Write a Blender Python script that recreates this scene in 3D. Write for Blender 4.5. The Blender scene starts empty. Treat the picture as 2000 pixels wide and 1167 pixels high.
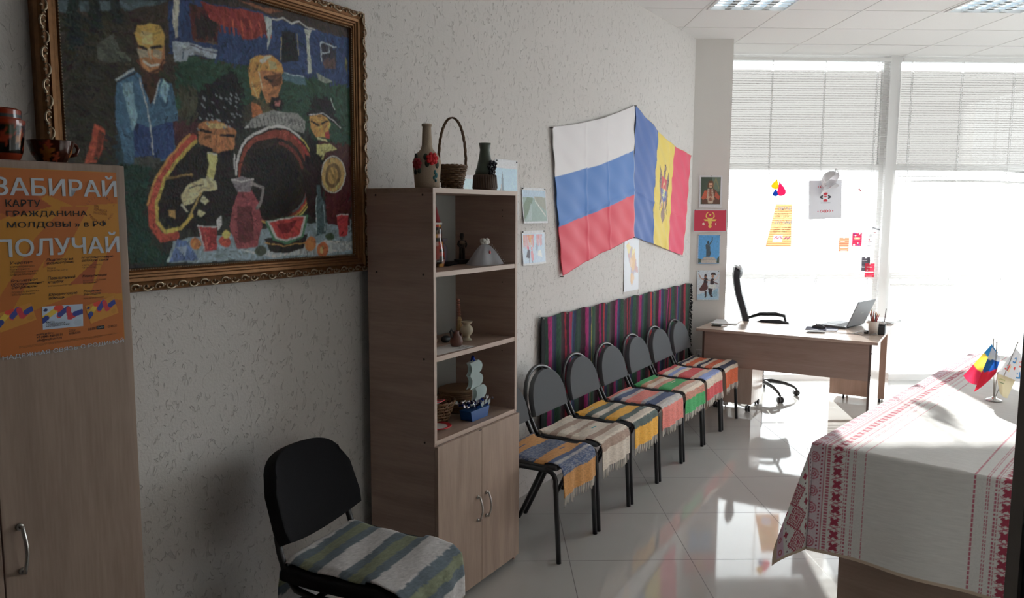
import bpy, math, random
import numpy as np
from mathutils import Vector, Matrix
random.seed(7)
SC = bpy.context.scene
C = SC.collection
R = math.radians
# ------------------------------------------------------------------ camera
PITCH, YAW, ROLL, FPX, EYE = 0.111723, 0.026834, -0.004078, 1544.3, 1.70
cp, sp, cy, sy = math.cos(PITCH), math.sin(PITCH), math.cos(YAW), math.sin(YAW)
fw = Vector((sy*cp, cy*cp, -sp)); ri = Vector((cy, -sy, 0)); dn = fw.cross(ri)
cr, sr = math.cos(ROLL), math.sin(ROLL)
ri2 = ri*cr + dn*sr; dn2 = dn*cr - ri*sr
cam_data = bpy.data.cameras.new('camera'); cam = bpy.data.objects.new('camera', cam_data); C.objects.link(cam)
m4 = Matrix.Identity(4)
for k, col in enumerate((ri2, -dn2, -fw, Vector((0, 0, EYE)))):
    for j in range(3): m4[j][k] = col[j]
cam.matrix_world = m4
cam_data.sensor_fit = 'HORIZONTAL'; cam_data.sensor_width = 36.0; cam_data.lens = FPX/2000*36; cam_data.clip_start = 0.05
SC.camera = cam
# ------------------------------------------------------------------ light
SKY, SUN, EXPO = 5.9, 17.0, 0.22
w = bpy.data.worlds.new('sky'); SC.world = w; w.use_nodes = True
bg = w.node_tree.nodes['Background']; bg.inputs[0].default_value = (0.93, 0.97, 1.0, 1); bg.inputs[1].default_value = SKY
sun_d = bpy.data.lights.new('sun', 'SUN'); sun_d.energy = SUN; sun_d.angle = R(0.53); sun_d.color = (1, 0.97, 0.94)
sun = bpy.data.objects.new('sun', sun_d); C.objects.link(sun)
AZ, EL = R(9.5), R(15.6)
sun.rotation_euler = Vector((-math.sin(AZ)*math.cos(EL), -math.cos(AZ)*math.cos(EL), -math.sin(EL))).to_track_quat('-Z', 'Y').to_euler()
sun.location = (4, 20, 8)
vs = SC.view_settings
vs.view_transform = 'Standard'; vs.look = 'None'; vs.exposure = EXPO; vs.gamma = 1; vs.use_curve_mapping = False
cyc = SC.cycles
cyc.use_denoising = True; cyc.max_bounces = 10; cyc.diffuse_bounces = 6; cyc.glossy_bounces = 4; cyc.transmission_bounces = 6
cyc.transparent_max_bounces = 16; cyc.caustics_reflective = False; cyc.caustics_refractive = False; cyc.sample_clamp_indirect = 6.0
# ------------------------------------------------------------------ frames of reference
AW = 0.565989                       # the long left wall runs 32.4 degrees off the tile grid
WD = Vector((math.sin(AW), math.cos(AW), 0)); ND = Vector((math.cos(AW), -math.sin(AW), 0)); WN = -2.29
RW = math.pi/2 - AW                 # things that stand with their back to the left wall
RD = -AW                            # the desk, turned a quarter from them
def WP(s, d, z=0.0):
    return WD*s + ND*(WN + d) + Vector((0, 0, z))
def S(r, g, b, k=1.0):
    f = lambda c: min(0.93, k*((c/255/12.92) if c <= 10 else ((c/255+0.055)/1.055)**2.4))
    return (f(r), f(g), f(b))
# ------------------------------------------------------------------ materials
def mat(name, col, rough=0.6, metal=0.0, spec=0.5, noise=0.0, nscale=20, bump=0.0, bscale=200, coat=0.0, sheen=0.0):
    m = bpy.data.materials.new(name); m.use_nodes = True
    nt = m.node_tree; b = nt.nodes['Principled BSDF']
    b.inputs['Base Color'].default_value = (*col, 1); b.inputs['Roughness'].default_value = rough
    b.inputs['Metallic'].default_value = metal; b.inputs['Specular IOR Level'].default_value = spec
    b.inputs['Coat Weight'].default_value = coat; b.inputs['Sheen Weight'].default_value = sheen
    if noise or bump: tc = nt.nodes.new('ShaderNodeTexCoord')
    if noise:
        n = nt.nodes.new('ShaderNodeTexNoise'); n.inputs['Scale'].default_value = nscale; n.inputs['Detail'].default_value = 4
        nt.links.new(tc.outputs['Object'], n.inputs['Vector'])
        h = nt.nodes.new('ShaderNodeMix'); h.data_type = 'RGBA'
        h.inputs[6].default_value = (*[c*(1-noise) for c in col], 1); h.inputs[7].default_value = (*[min(.95, c*(1+noise)) for c in col], 1)
        nt.links.new(n.outputs['Fac'], h.inputs[0]); nt.links.new(h.outputs[2], b.inputs['Base Color'])
    if bump:
        n2 = nt.nodes.new('ShaderNodeTexNoise'); n2.inputs['Scale'].default_value = bscale
        nt.links.new(tc.outputs['Object'], n2.inputs['Vector'])
        bp = nt.nodes.new('ShaderNodeBump'); bp.inputs['Strength'].default_value = bump; bp.inputs['Distance'].default_value = 0.003
        nt.links.new(n2.outputs['Fac'], bp.inputs['Height']); nt.links.new(bp.outputs[0], b.inputs['Normal'])
    return m
def wood(name, c1, c2, axis='Z', rough=0.45, fine=70):
    m = bpy.data.materials.new(name); m.use_nodes = True; nt = m.node_tree; b = nt.nodes['Principled BSDF']
    tc = nt.nodes.new('ShaderNodeTexCoord'); mp = nt.nodes.new('ShaderNodeMapping')
    k = {'X': 0, 'Y': 1, 'Z': 2}[axis]
    sc = [1, 1, 1]; sc[k] = 0.07; mp.inputs['Scale'].default_value = sc
    nt.links.new(tc.outputs['Object'], mp.inputs['Vector'])
    n1 = nt.nodes.new('ShaderNodeTexNoise'); n1.inputs['Scale'].default_value = 11; n1.inputs['Detail'].default_value = 5; n1.inputs['Distortion'].default_value = 1.2
    n2 = nt.nodes.new('ShaderNodeTexNoise'); n2.inputs['Scale'].default_value = fine*2; n2.inputs['Detail'].default_value = 3
    nt.links.new(mp.outputs[0], n1.inputs['Vector']); nt.links.new(mp.outputs[0], n2.inputs['Vector'])
    ad = nt.nodes.new('ShaderNodeMath'); ad.operation = 'MULTIPLY_ADD'; ad.inputs[1].default_value = 0.45
    nt.links.new(n2.outputs['Fac'], ad.inputs[0]); nt.links.new(n1.outputs['Fac'], ad.inputs[2])
    r = nt.nodes.new('ShaderNodeValToRGB'); r.color_ramp.elements[0].position = 0.45; r.color_ramp.elements[1].position = 1.0
    r.color_ramp.elements[0].color = (*c2, 1); r.color_ramp.elements[1].color = (*c1, 1)
    nt.links.new(ad.outputs[0], r.inputs[0]); nt.links.new(r.outputs[0], b.inputs['Base Color'])
    b.inputs['Roughness'].default_value = rough; b.inputs['Specular IOR Level'].default_value = 0.35
    return m
def vcol(name, rough=0.8, bump=0.0, bscale=300, spec=0.3, sheen=0.0, trans=0.0):
    m = bpy.data.materials.new(name); m.use_nodes = True; nt = m.node_tree; b = nt.nodes['Principled BSDF']
    a = nt.nodes.new('ShaderNodeAttribute'); a.attribute_name = 'Col'
    nt.links.new(a.outputs['Color'], b.inputs['Base Color'])
    b.inputs['Roughness'].default_value = rough; b.inputs['Specular IOR Level'].default_value = spec; b.inputs['Sheen Weight'].default_value = sheen
    if bump:
        tc = nt.nodes.new('ShaderNodeTexCoord'); n = nt.nodes.new('ShaderNodeTexNoise'); n.inputs['Scale'].default_value = bscale
        nt.links.new(tc.outputs['Object'], n.inputs['Vector']); bp = nt.nodes.new('ShaderNodeBump'); bp.inputs['Strength'].default_value = bump; bp.inputs['Distance'].default_value = 0.002
        nt.links.new(n.outputs['Fac'], bp.inputs['Height']); nt.links.new(bp.outputs[0], b.inputs['Normal'])
    if trans:
        t = nt.nodes.new('ShaderNodeBsdfTranslucent'); nt.links.new(a.outputs['Color'], t.inputs['Color'])
        x = nt.nodes.new('ShaderNodeMixShader'); x.inputs[0].default_value = trans
        nt.links.new(b.outputs[0], x.inputs[1]); nt.links.new(t.outputs[0], x.inputs[2]); nt.links.new(x.outputs[0], nt.nodes['Material Output'].inputs[0])
    return m
def seethrough(name, col, clear, trans=0.5, gloss=0.0):
    m = bpy.data.materials.new(name); m.use_nodes = True; nt = m.node_tree; out = nt.nodes['Material Output']
    nt.nodes.remove(nt.nodes['Principled BSDF'])
    d = nt.nodes.new('ShaderNodeBsdfDiffuse'); t = nt.nodes.new('ShaderNodeBsdfTranslucent'); c = nt.nodes.new('ShaderNodeBsdfTransparent')
    d.inputs[0].default_value = (*col, 1); t.inputs[0].default_value = (*col, 1)
    a = nt.nodes.new('ShaderNodeMixShader'); a.inputs[0].default_value = trans; nt.links.new(d.outputs[0], a.inputs[1]); nt.links.new(t.outputs[0], a.inputs[2])
    e = nt.nodes.new('ShaderNodeMixShader'); e.inputs[0].default_value = clear; nt.links.new(a.outputs[0], e.inputs[1]); nt.links.new(c.outputs[0], e.inputs[2])
    nt.links.new(e.outputs[0], out.inputs[0])
    return m
def glass_mat(name):
    m = bpy.data.materials.new(name); m.use_nodes = True; nt = m.node_tree; out = nt.nodes['Material Output']
    nt.nodes.remove(nt.nodes['Principled BSDF'])
    c = nt.nodes.new('ShaderNodeBsdfTransparent'); c.inputs[0].default_value = (0.94, 0.97, 0.96, 1); g = nt.nodes.new('ShaderNodeBsdfGlossy'); g.inputs['Roughness'].default_value = 0.02
    f = nt.nodes.new('ShaderNodeFresnel'); f.inputs[0].default_value = 1.45
    x = nt.nodes.new('ShaderNodeMixShader'); nt.links.new(f.outputs[0], x.inputs[0]); nt.links.new(c.outputs[0], x.inputs[1]); nt.links.new(g.outputs[0], x.inputs[2])
    nt.links.new(x.outputs[0], out.inputs[0])
    return m
# ------------------------------------------------------------------ mesh builder
class MB:
    def __init__(s): s.v = []; s.f = []; s.m = []; s.s = []
    def add(s, vs, fs, mi=0, smooth=False):
        o = len(s.v); s.v += [tuple(p) for p in vs]
        for f in fs: s.f.append(tuple(i+o for i in f)); s.m.append(mi); s.s.append(smooth)
        return s
    def box(s, x0, x1, y0, y1, z0, z1, mi=0, M=None):
        vs = [Vector((x, y, z)) for z in (z0, z1) for y in (y0, y1) for x in (x0, x1)]
        if M: vs = [M @ p for p in vs]
        return s.add(vs, [(0, 2, 3, 1), (4, 5, 7, 6), (0, 1, 5, 4), (2, 6, 7, 3), (0, 4, 6, 2), (1, 3, 7, 5)], mi)
    def tube(s, pts, r, n=8, mi=0, closed=False, sx=1.0):
        P = [Vector(p) for p in pts]; k = len(P); rr = r if isinstance(r, (list, tuple)) else [r]*k
        T = [((P[(i+1) % k] if closed or i < k-1 else P[i]) - (P[i-1] if closed or i > 0 else P[i])).normalized() for i in range(k)]
        up = Vector((0, 0, 1)) if abs(T[0].z) < 0.9 else Vector((1, 0, 0))
        nrm = T[0].cross(up).normalized(); vs = []
        for i in range(k):
            nrm = (nrm - T[i]*nrm.dot(T[i])).normalized(); b = T[i].cross(nrm)
            for j in range(n):
                a = 2*math.pi*j/n; vs.append(P[i] + nrm*math.cos(a)*rr[i]*sx + b*math.sin(a)*rr[i])
        fs = []
        for i in range(k if closed else k-1):
            i2 = (i+1) % k
            for j in range(n): fs.append((i*n+j, i*n+(j+1) % n, i2*n+(j+1) % n, i2*n+j))
        if not closed: fs += [tuple(range(n-1, -1, -1)), tuple((k-1)*n+j for j in range(n))]
        return s.add(vs, fs, mi, True)
    def lathe(s, prof, n=24, c=(0, 0, 0), mi=0, sx=1.0, sy=1.0, M=None, cap=True):
        vs = []; k = len(prof)
        for r, z in prof:
            for j in range(n):
                a = 2*math.pi*j/n; p = Vector((c[0]+r*math.cos(a)*sx, c[1]+r*math.sin(a)*sy, c[2]+z)); vs.append(M @ p if M else p)
        fs = [(i*n+j, i*n+(j+1) % n, (i+1)*n+(j+1) % n, (i+1)*n+j) for i in range(k-1) for j in range(n)]
        if cap and prof[0][0] > 1e-5: fs.append(tuple(range(n-1, -1, -1)))
        if cap and prof[-1][0] > 1e-5: fs.append(tuple((k-1)*n+j for j in range(n)))
        return s.add(vs, fs, mi, True)
    def ball(s, c, rx, ry=None, rz=None, n=12, k=8, mi=0, M=None):
        ry = ry or rx; rz = rz or rx
        vs = []; fs = []
        for i in range(k+1):
            t = math.pi*i/k
            for j in range(n):
                a = 2*math.pi*j/n; p = Vector((rx*math.sin(t)*math.cos(a), ry*math.sin(t)*math.sin(a), -rz*math.cos(t)))
                vs.append((M @ p if M else p) + Vector(c))
        fs = [(i*n+j, i*n+(j+1) % n, (i+1)*n+(j+1) % n, (i+1)*n+j) for i in range(k) for j in range(n)]
        return s.add(vs, fs, mi, True)
    def prism(s, poly, a, b, plane='xz', mi=0):
        n = len(poly); q = {'xz': lambda p, t: (p[0], t, p[1]), 'xy': lambda p, t: (p[0], p[1], t), 'yz': lambda p, t: (t, p[0], p[1])}[plane]
        vs = [q(p, a) for p in poly] + [q(p, b) for p in poly]
        fs = [tuple(range(n)), tuple(range(2*n-1, n-1, -1))] + [(i, i+n, (i+1) % n+n, (i+1) % n) for i in range(n)]
        return s.add(vs, fs, mi)
    def grid(s, fn, nu, nv, mi=0, smooth=True):
        vs = [fn(i/(nu-1), j/(nv-1)) for j in range(nv) for i in range(nu)]
        return s.add(vs, [(j*nu+i, j*nu+i+1, (j+1)*nu+i+1, (j+1)*nu+i) for j in range(nv-1) for i in range(nu-1)], mi, smooth)
    def build(s, name, mats, parent=None, loc=None, rotz=0, bevel=0.0, solid=0.0, sub=0, fix=True):
        me = bpy.data.meshes.new(name); me.from_pydata(s.v, [], s.f)
        for m in (mats if isinstance(mats, (list, tuple)) else [mats]): me.materials.append(m)
        me.polygons.foreach_set('material_index', s.m); me.polygons.foreach_set('use_smooth', s.s)
        if fix:
            import bmesh
            bm = bmesh.new(); bm.from_mesh(me); bmesh.ops.recalc_face_normals(bm, faces=bm.faces); bm.to_mesh(me); bm.free()
        me.update()
        o = bpy.data.objects.new(name, me); C.objects.link(o)
        if parent: o.parent = parent
        if loc is not None: o.location = loc
        if rotz: o.rotation_euler = (0, 0, rotz)
        mods(o, bevel, solid, sub)
        return o
def mods(o, bevel=0.0, solid=0.0, sub=0):
    if solid: q = o.modifiers.new('thick', 'SOLIDIFY'); q.thickness = solid; q.offset = 0
    if bevel: q = o.modifiers.new('edge', 'BEVEL'); q.width = bevel; q.segments = 2; q.limit_method = 'ANGLE'; q.angle_limit = R(40)
    if sub: q = o.modifiers.new('round', 'SUBSURF'); q.levels = sub; q.render_levels = sub
def tag(o, label, cat, group=None):
    o['label'] = label; o['category'] = cat
    if group: o['group'] = group
    return o
def thing(name, label, cat, loc=(0, 0, 0), rotz=0, group=None):
    o = bpy.data.objects.new(name, None); o.empty_display_size = 0.05; C.objects.link(o)
    o.location = loc; o.rotation_euler = (0, 0, rotz)
    return tag(o, label, cat, group)
def struct(o): o['kind'] = 'structure'; return o
def dup(root, loc, rotz, label, group=None):
    r = root.copy(); C.objects.link(r); r.location = loc; r.rotation_euler = (0, 0, rotz); r['label'] = label
    if group: r['group'] = group
    for ch in list(root.children):
        c = ch.copy(); C.objects.link(c); c.parent = r
        for g in list(ch.children):
            d = g.copy(); C.objects.link(d); d.parent = c
    return r
def text(name, body, x, z, wd, ht, m, parent, y=-0.0008, bold=0.0, slant=0.0, rot=0.0):
    """lettering fitted to a box wd x ht whose lower left corner is at (x, z) of the parent's front face"""
    cu = bpy.data.curves.new(name, 'FONT'); cu.body = body; cu.size = 1; cu.shear = slant; cu.space_line = 0.9
    t = bpy.data.objects.new(name, cu); C.objects.link(t)
    dg = bpy.context.evaluated_depsgraph_get(); me = bpy.data.meshes.new_from_object(t.evaluated_get(dg))
    bpy.data.objects.remove(t); bpy.data.curves.remove(cu)
    n = len(me.vertices); a = np.zeros(n*3); me.vertices.foreach_get('co', a); a = a.reshape(-1, 3)
    lo = a.min(0); hi = a.max(0); b = np.zeros_like(a)
    kx, kz = wd/(hi[0]-lo[0]), ht/(hi[1]-lo[1])
    px = (a[:, 0]-lo[0])/(hi[0]-lo[0])*wd; pz = (a[:, 1]-lo[1])/(hi[1]-lo[1])*ht
    b[:, 0] = x + px*math.cos(rot) - pz*math.sin(rot); b[:, 2] = z + px*math.sin(rot) + pz*math.cos(rot); b[:, 1] = y
    if bold:                                     # heavier strokes: the glyphs laid over themselves, slightly shifted
        F = [tuple(p.vertices) for p in me.polygons]; co = []; fs = []
        for q, (ox, oz) in enumerate(((0, 0), (1, .6), (-1, .6), (1, -.6), (-1, -.6), (1.2, 0), (-1.2, 0))):
            g = b.copy(); g[:, 0] += ox*bold*kx; g[:, 2] += oz*bold*kz; g[:, 1] -= q*4e-6; co += [tuple(p) for p in g]; fs += [tuple(i+q*n for i in f) for f in F]
        bpy.data.meshes.remove(me); me = bpy.data.meshes.new(name); me.from_pydata(co, [], fs)
    else: me.vertices.foreach_set('co', b.ravel())
    me.materials.clear(); me.materials.append(m); me.update()
    o = bpy.data.objects.new(name, me); C.objects.link(o); o.parent = parent
    return o
# ------------------------------------------------------------------ painted pictures: colours laid on a fine mesh
class Ras:
    def __init__(s, w, h, W, H, bg):
        s.w, s.h, s.W, s.H = w, h, W, H
        s.a = np.empty((h, w, 3)); s.a[:] = bg
        u, v = np.meshgrid(np.linspace(0, 1, w), np.linspace(0, 1, h)); s.u, s.v = u.copy(), v.copy()
    def warp(s, amp, sc, seed=0):
        rng = np.random.default_rng(seed)
        for k in range(5):
            f = sc*(1.6**k); p = rng.uniform(0, 6.28, 4); d = rng.uniform(-1, 1, 4)
            s.u = s.u + amp/(1.6**k)*np.sin(f*(d[0]*s.u*1.0+d[1]*s.v)*6+p[0]); s.v = s.v + amp/(1.6**k)*np.sin(f*(d[2]*s.u+d[3]*s.v)*6+p[2])
    def poly(s, pts, col):
        q = np.array(pts, float); x0, y0 = q.min(0); x1, y1 = q.max(0)
        M = (s.u >= x0) & (s.u <= x1) & (s.v >= y0) & (s.v <= y1)
        if not M.any(): return
        u = s.u[M]; v = s.v[M]; ins = np.zeros(u.shape, bool); n = len(q)
        for i in range(n):
            xa, ya = q[i]; xb, yb = q[i-1]
            if ya == yb: continue
            c = ((ya > v) != (yb > v)) & (u < (xb-xa)*(v-ya)/(yb-ya)+xa); ins ^= c
        idx = np.argwhere(M)[ins]; s.a[idx[:, 0], idx[:, 1]] = col
    def ell(s, cu, cv, ru, rv, col, rot=0.0):
        c, n = math.cos(rot), math.sin(rot)
        s.poly([(cu+ru*math.cos(t)*c-rv*math.sin(t)*n, cv+ru*math.cos(t)*n+rv*math.sin(t)*c) for t in np.linspace(0, 6.283, 28)[:-1]], col)
    def line(s, pts, wd, col):
        X = s.u*s.W; Y = s.v*s.H
        for (a, b), (c, d) in zip(pts[:-1], pts[1:]):
            ax, ay, bx, by = a*s.W, b*s.H, c*s.W, d*s.H; dx, dy = bx-ax, by-ay; L = dx*dx+dy*dy+1e-12
            t = np.clip(((X-ax)*dx+(Y-ay)*dy)/L, 0, 1); M = (X-ax-t*dx)**2+(Y-ay-t*dy)**2 < (wd/2)**2; s.a[M] = col
    def daubs(s, n, seed, ln=.03, wd=.006, var=.16):
        rng = np.random.default_rng(seed); src = s.a.copy()
        for _ in range(n):
            u, v = rng.random(2); x, y = int(u*(s.w-1)), int(v*(s.h-1)); c = np.clip(src[y, x]*(1+var*rng.normal())+.006*rng.normal(size=3), .004, .93)
            th = 1.2*math.sin(u*7+v*5)+.9*math.cos(v*9-u*4)+rng.normal()*.5; L = ln*(.4+rng.random()); w_ = wd*(.5+rng.random())
            dx, dy = math.cos(th), math.sin(th); R_ = int((L+w_)/s.W*s.w)+2
            y0, y1, x0, x1 = max(0, y-R_), min(s.h, y+R_+1), max(0, x-R_), min(s.w, x+R_+1)
            gx, gy = np.meshgrid((np.arange(x0, x1)-x)*s.W/(s.w-1), (np.arange(y0, y1)-y)*s.H/(s.h-1))
            t = gx*dx+gy*dy; p = -gx*dy+gy*dx; m = (np.abs(t) < L/2) & (np.abs(p) < w_/2)
            m &= np.abs(src[y0:y1, x0:x1]-src[y, x]).sum(-1) < .16+.10*rng.random()
            s.a[y0:y1, x0:x1][m] = c
    def rough(s, amp, seed=1, sx=1, sy=1):
        rng = np.random.default_rng(seed); n = rng.normal(0, 1, (s.h//sy+2, s.w//sx+2)); n = np.repeat(np.repeat(n, sy, 0), sx, 1)[:s.h, :s.w]
        s.a = np.clip(s.a*(1+amp*n[..., None]), 0.004, 0.93)
    def mesh(s, name, m, fn=None, parent=None, loc=None, rotz=0, solid=0.0, flip=False):
        w, h = s.w, s.h
        if fn is None: fn = lambda u, v: (u*s.W, 0.0*u, v*s.H)
        u, v = np.meshgrid(np.linspace(0, 1, w), np.linspace(0, 1, h)); x, y, z = fn(u, v)
        co = np.stack([x+0*u, y+0*u, z+0*u], -1).reshape(-1, 3)
        i = np.arange((h-1)*(w-1)); b = (i//(w-1))*w + i % (w-1); F = np.stack([b, b+1, b+w+1, b+w], -1)
        if flip: F = F[:, ::-1]
        return qmesh(name, co, F, s.a.reshape(-1, 3), m, parent, loc, rotz, solid)
def qmesh(name, co, F, col, m, parent=None, loc=None, rotz=0, solid=0.0):
    me = bpy.data.meshes.new(name); n = len(co); k = len(F)
    me.vertices.add(n); me.vertices.foreach_set('co', np.ascontiguousarray(co, dtype=np.float32).ravel())
    me.loops.add(k*4); me.loops.foreach_set('vertex_index', np.ascontiguousarray(F, dtype=np.int32).ravel())
    me.polygons.add(k); me.polygons.foreach_set('loop_start', np.arange(0, 4*k, 4, dtype=np.int32))
    try: me.polygons.foreach_set('loop_total', np.full(k, 4, dtype=np.int32))
    except Exception: pass
    me.update(calc_edges=True)
    at = me.color_attributes.new('Col', 'FLOAT_COLOR', 'POINT')
    at.data.foreach_set('color', np.concatenate([col, np.ones((n, 1))], 1).astype(np.float32).ravel())
    me.polygons.foreach_set('use_smooth', np.ones(k, bool)); me.materials.append(m); me.validate(); me.update()
    o = bpy.data.objects.new(name, me); C.objects.link(o)
    if parent: o.parent = parent
    if loc is not None: o.location = loc
    if rotz: o.rotation_euler = (0, 0, rotz)
    mods(o, 0, solid)
    return o
# ------------------------------------------------------------------ shared materials
OAK1, OAK2 = (0.50, 0.375, 0.30), (0.33, 0.235, 0.185)
M_oakv = wood('oak laminate upright grain', OAK1, OAK2, 'Z'); M_oakh = wood('oak laminate level grain', OAK1, OAK2, 'X')
M_oaky = wood('oak laminate deep grain', (0.54, 0.40, 0.34), (0.37, 0.26, 0.215), 'Y')
M_edge = wood('oak edge band', (0.62, 0.49, 0.41), (0.52, 0.40, 0.33), 'X')
M_black = mat('black enamel tube', (0.012, 0.013, 0.016), 0.32, spec=0.5)
M_plastic = mat('black plastic', (0.012, 0.012, 0.014), 0.45)
M_steel = mat('brushed steel', (0.55, 0.53, 0.5), 0.32, 1.0)
M_chrome = mat('chrome', (0.75, 0.75, 0.76), 0.12, 1.0)
M_paper = mat('white paper', (0.80, 0.80, 0.80), 0.8)
M_white = mat('white paint', (0.78, 0.78, 0.77), 0.45)
M_print = vcol('printed paper', 0.45, spec=0.4)
M_weave = vcol('woven cotton', 0.95, 0.6, 420, 0.1, 0.1)
M_fringe = mat('cotton fringe', (0.78, 0.75, 0.69), 0.95)
M_pin = mat('black push pin', (0.02, 0.02, 0.022), 0.3)
M_ink = mat('black ink', (0.02, 0.018, 0.018), 0.7)
M_inkwhite = mat('pale ink', (0.66, 0.70, 0.76), 0.6)
# ================================================================== the room
def plaster():
    m = mat('textured plaster', (0.74, 0.72, 0.70), 0.85, spec=0.25); nt = m.node_tree; b = nt.nodes['Principled BSDF']
    N = nt.nodes.new; L = nt.links.new
    tc = N('ShaderNodeTexCoord'); mp = N('ShaderNodeMapping'); mp.inputs['Scale'].default_value = (1, 1, 0.5); L(tc.outputs['Object'], mp.inputs[0])
    n = N('ShaderNodeTexNoise'); n.inputs['Scale'].default_value = 27; n.inputs['Detail'].default_value = 2.0; n.inputs['Distortion'].default_value = 0.9; L(mp.outputs[0], n.inputs['Vector'])
    a = N('ShaderNodeMath'); a.operation = 'SUBTRACT'; a.inputs[1].default_value = 0.5; L(n.outputs['Fac'], a.inputs[0])
    c = N('ShaderNodeMath'); c.operation = 'ABSOLUTE'; L(a.outputs[0], c.inputs[0])
    n2 = N('ShaderNodeTexNoise'); n2.inputs['Scale'].default_value = 30; n2.inputs['Detail'].default_value = 1; L(tc.outputs['Object'], n2.inputs['Vector'])
    mk = N('ShaderNodeMapRange'); mk.inputs[1].default_value = 0.46; mk.inputs[2].default_value = 0.60; mk.inputs[3].default_value = 0.0; mk.inputs[4].default_value = 0.026; L(n2.outputs['Fac'], mk.inputs[0])
    d = N('ShaderNodeMath'); d.operation = 'SUBTRACT'; L(mk.outputs[0], d.inputs[0]); L(c.outputs[0], d.inputs[1])
    g = N('ShaderNodeMapRange'); g.inputs[1].default_value = 0.0; g.inputs[2].default_value = 0.012; L(d.outputs[0], g.inputs[0])   # 1 inside a scratch
    n3 = N('ShaderNodeTexNoise'); n3.inputs['Scale'].default_value = 120; n3.inputs['Detail'].default_value = 3; L(tc.outputs['Object'], n3.inputs['Vector'])
    h = N('ShaderNodeMath'); h.operation = 'MULTIPLY_ADD'; h.inputs[1].default_value = -1.6; L(g.outputs[0], h.inputs[0]); L(n3.outputs['Fac'], h.inputs[2])
    bp = N('ShaderNodeBump'); bp.inputs['Strength'].default_value = 0.8; bp.inputs['Distance'].default_value = 0.0022; L(h.outputs[0], bp.inputs['Height']); L(bp.outputs[0], b.inputs['Normal'])
    x = N('ShaderNodeMix'); x.data_type = 'RGBA'; x.inputs[6].default_value = (0.74, 0.72, 0.70, 1); x.inputs[7].default_value = (0.64, 0.62, 0.60, 1)
    L(g.outputs[0], x.inputs[0]); L(x.outputs[2], b.inputs['Base Color'])
    return m
M_plaster = plaster()
M_wall = mat('smooth wall paint', (0.74, 0.725, 0.70), 0.8, spec=0.25, bump=0.25, bscale=160)
M_ceil = mat('mineral ceiling tile', (0.80, 0.795, 0.79), 0.9, spec=0.2, noise=0.03, nscale=90)
M_frame = mat('white aluminium', (0.72, 0.72, 0.72), 0.4)
M_glass = glass_mat('window glass')
M_film = seethrough('grey window film', (0.098, 0.094, 0.091), 0.015, 0.75)
def floor_mat():
    m = mat('polished porcelain', (0.55, 0.54, 0.51), 0.06, spec=0.62); nt = m.node_tree; b = nt.nodes['Principled BSDF']; N = nt.nodes.new; L = nt.links.new
    g = N('ShaderNodeNewGeometry'); sx = N('ShaderNodeSeparateXYZ'); L(g.outputs['Position'], sx.inputs[0]); prev = None
    for ax, off in ((0, 0.985), (1, 3.69)):
        a = N('ShaderNodeMath'); a.operation = 'SUBTRACT'; a.inputs[1].default_value = off - 6.0 - 0.002; L(sx.outputs[ax], a.inputs[0])
        f = N('ShaderNodeMath'); f.operation = 'MODULO'; f.inputs[1].default_value = 0.6; L(a.outputs[0], f.inputs[0])
        c = N('ShaderNodeMath'); c.operation = 'LESS_THAN'; c.inputs[1].default_value = 0.004; L(f.outputs[0], c.inputs[0])
        if prev:
            mx = N('ShaderNodeMath'); mx.operation = 'MAXIMUM'; L(prev.outputs[0], mx.inputs[0]); L(c.outputs[0], mx.inputs[1]); prev = mx
        else: prev = c
    n = N('ShaderNodeTexNoise'); n.inputs['Scale'].default_value = 1.7; n.inputs['Detail'].default_value = 5; L(g.outputs['Position'], n.inputs['Vector'])
    v = N('ShaderNodeMix'); v.data_type = 'RGBA'; v.inputs[6].default_value = (0.47, 0.47, 0.455, 1); v.inputs[7].default_value = (0.60, 0.60, 0.58, 1); L(n.outputs['Fac'], v.inputs[0])
    x = N('ShaderNodeMix'); x.data_type = 'RGBA'; x.inputs[7].default_value = (0.16, 0.155, 0.15, 1); L(prev.outputs[0], x.inputs[0]); L(v.outputs[2], x.inputs[6]); L(x.outputs[2], b.inputs['Base Color'])
    r = N('ShaderNodeMath'); r.operation = 'MULTIPLY_ADD'; r.inputs[1].default_value = 0.5; r.inputs[2].default_value = 0.05; L(prev.outputs[0], r.inputs[0]); L(r.outputs[0], b.inputs['Roughness'])
    return m
XR, YW, YB, HC = 6.4, 7.82, -2.2, 3.2
SE = 6.952
pw = WP(SE, 0)
struct(MB().box(-4.4, XR, YB, YW+0.1, -0.12, 0).build('floor', floor_mat()))
cb = MB().box(-4.4, XR, YB, YW+0.1, HC, HC+0.1)
struct(cb.build('ceiling', M_ceil))
tb = MB()
for k in range(-9, 9):
    x = 1.595 + 0.6*k
    if x < XR: tb.box(x-0.011, x+0.011, YB, YW, HC-0.003, HC)
for k in range(0, 15):
    y = 6.675 - 0.6*k; tb.box(-4.4, XR, y-0.011, y+0.011, HC-0.0025, HC)
tb.box(2.14, XR, YW-0.55, YW-0.528, HC-0.005, HC)
struct(tb.build('trim_1', mat('ceiling tee bars', (0.76, 0.755, 0.75), 0.6)))
struct(MB().box(-4.0, SE, 0, 0.16, 0, HC).build('wall_left', M_plaster, loc=WP(0, 0), rotz=RW))
struct(MB().box(pw.x-0.3, 2.131, pw.y, YW+0.1, 0, HC).build('wall_end', M_wall))
struct(MB().box(-4.4, XR, YB-0.15, YB, 0, HC).build('wall_back', mat('dark corridor wall', (0.55, 0.53, 0.51), 0.8)))
struct(MB().box(XR, XR+0.15, YB, 4.9, 0, HC).build('wall_right', M_wall))
struct(MB().box(1.06, XR, 1.24, 1.36, 0, HC).build('wall_added', M_wall))  # unseen partition added to shade the foreground and bounce light onto the cloth
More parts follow.
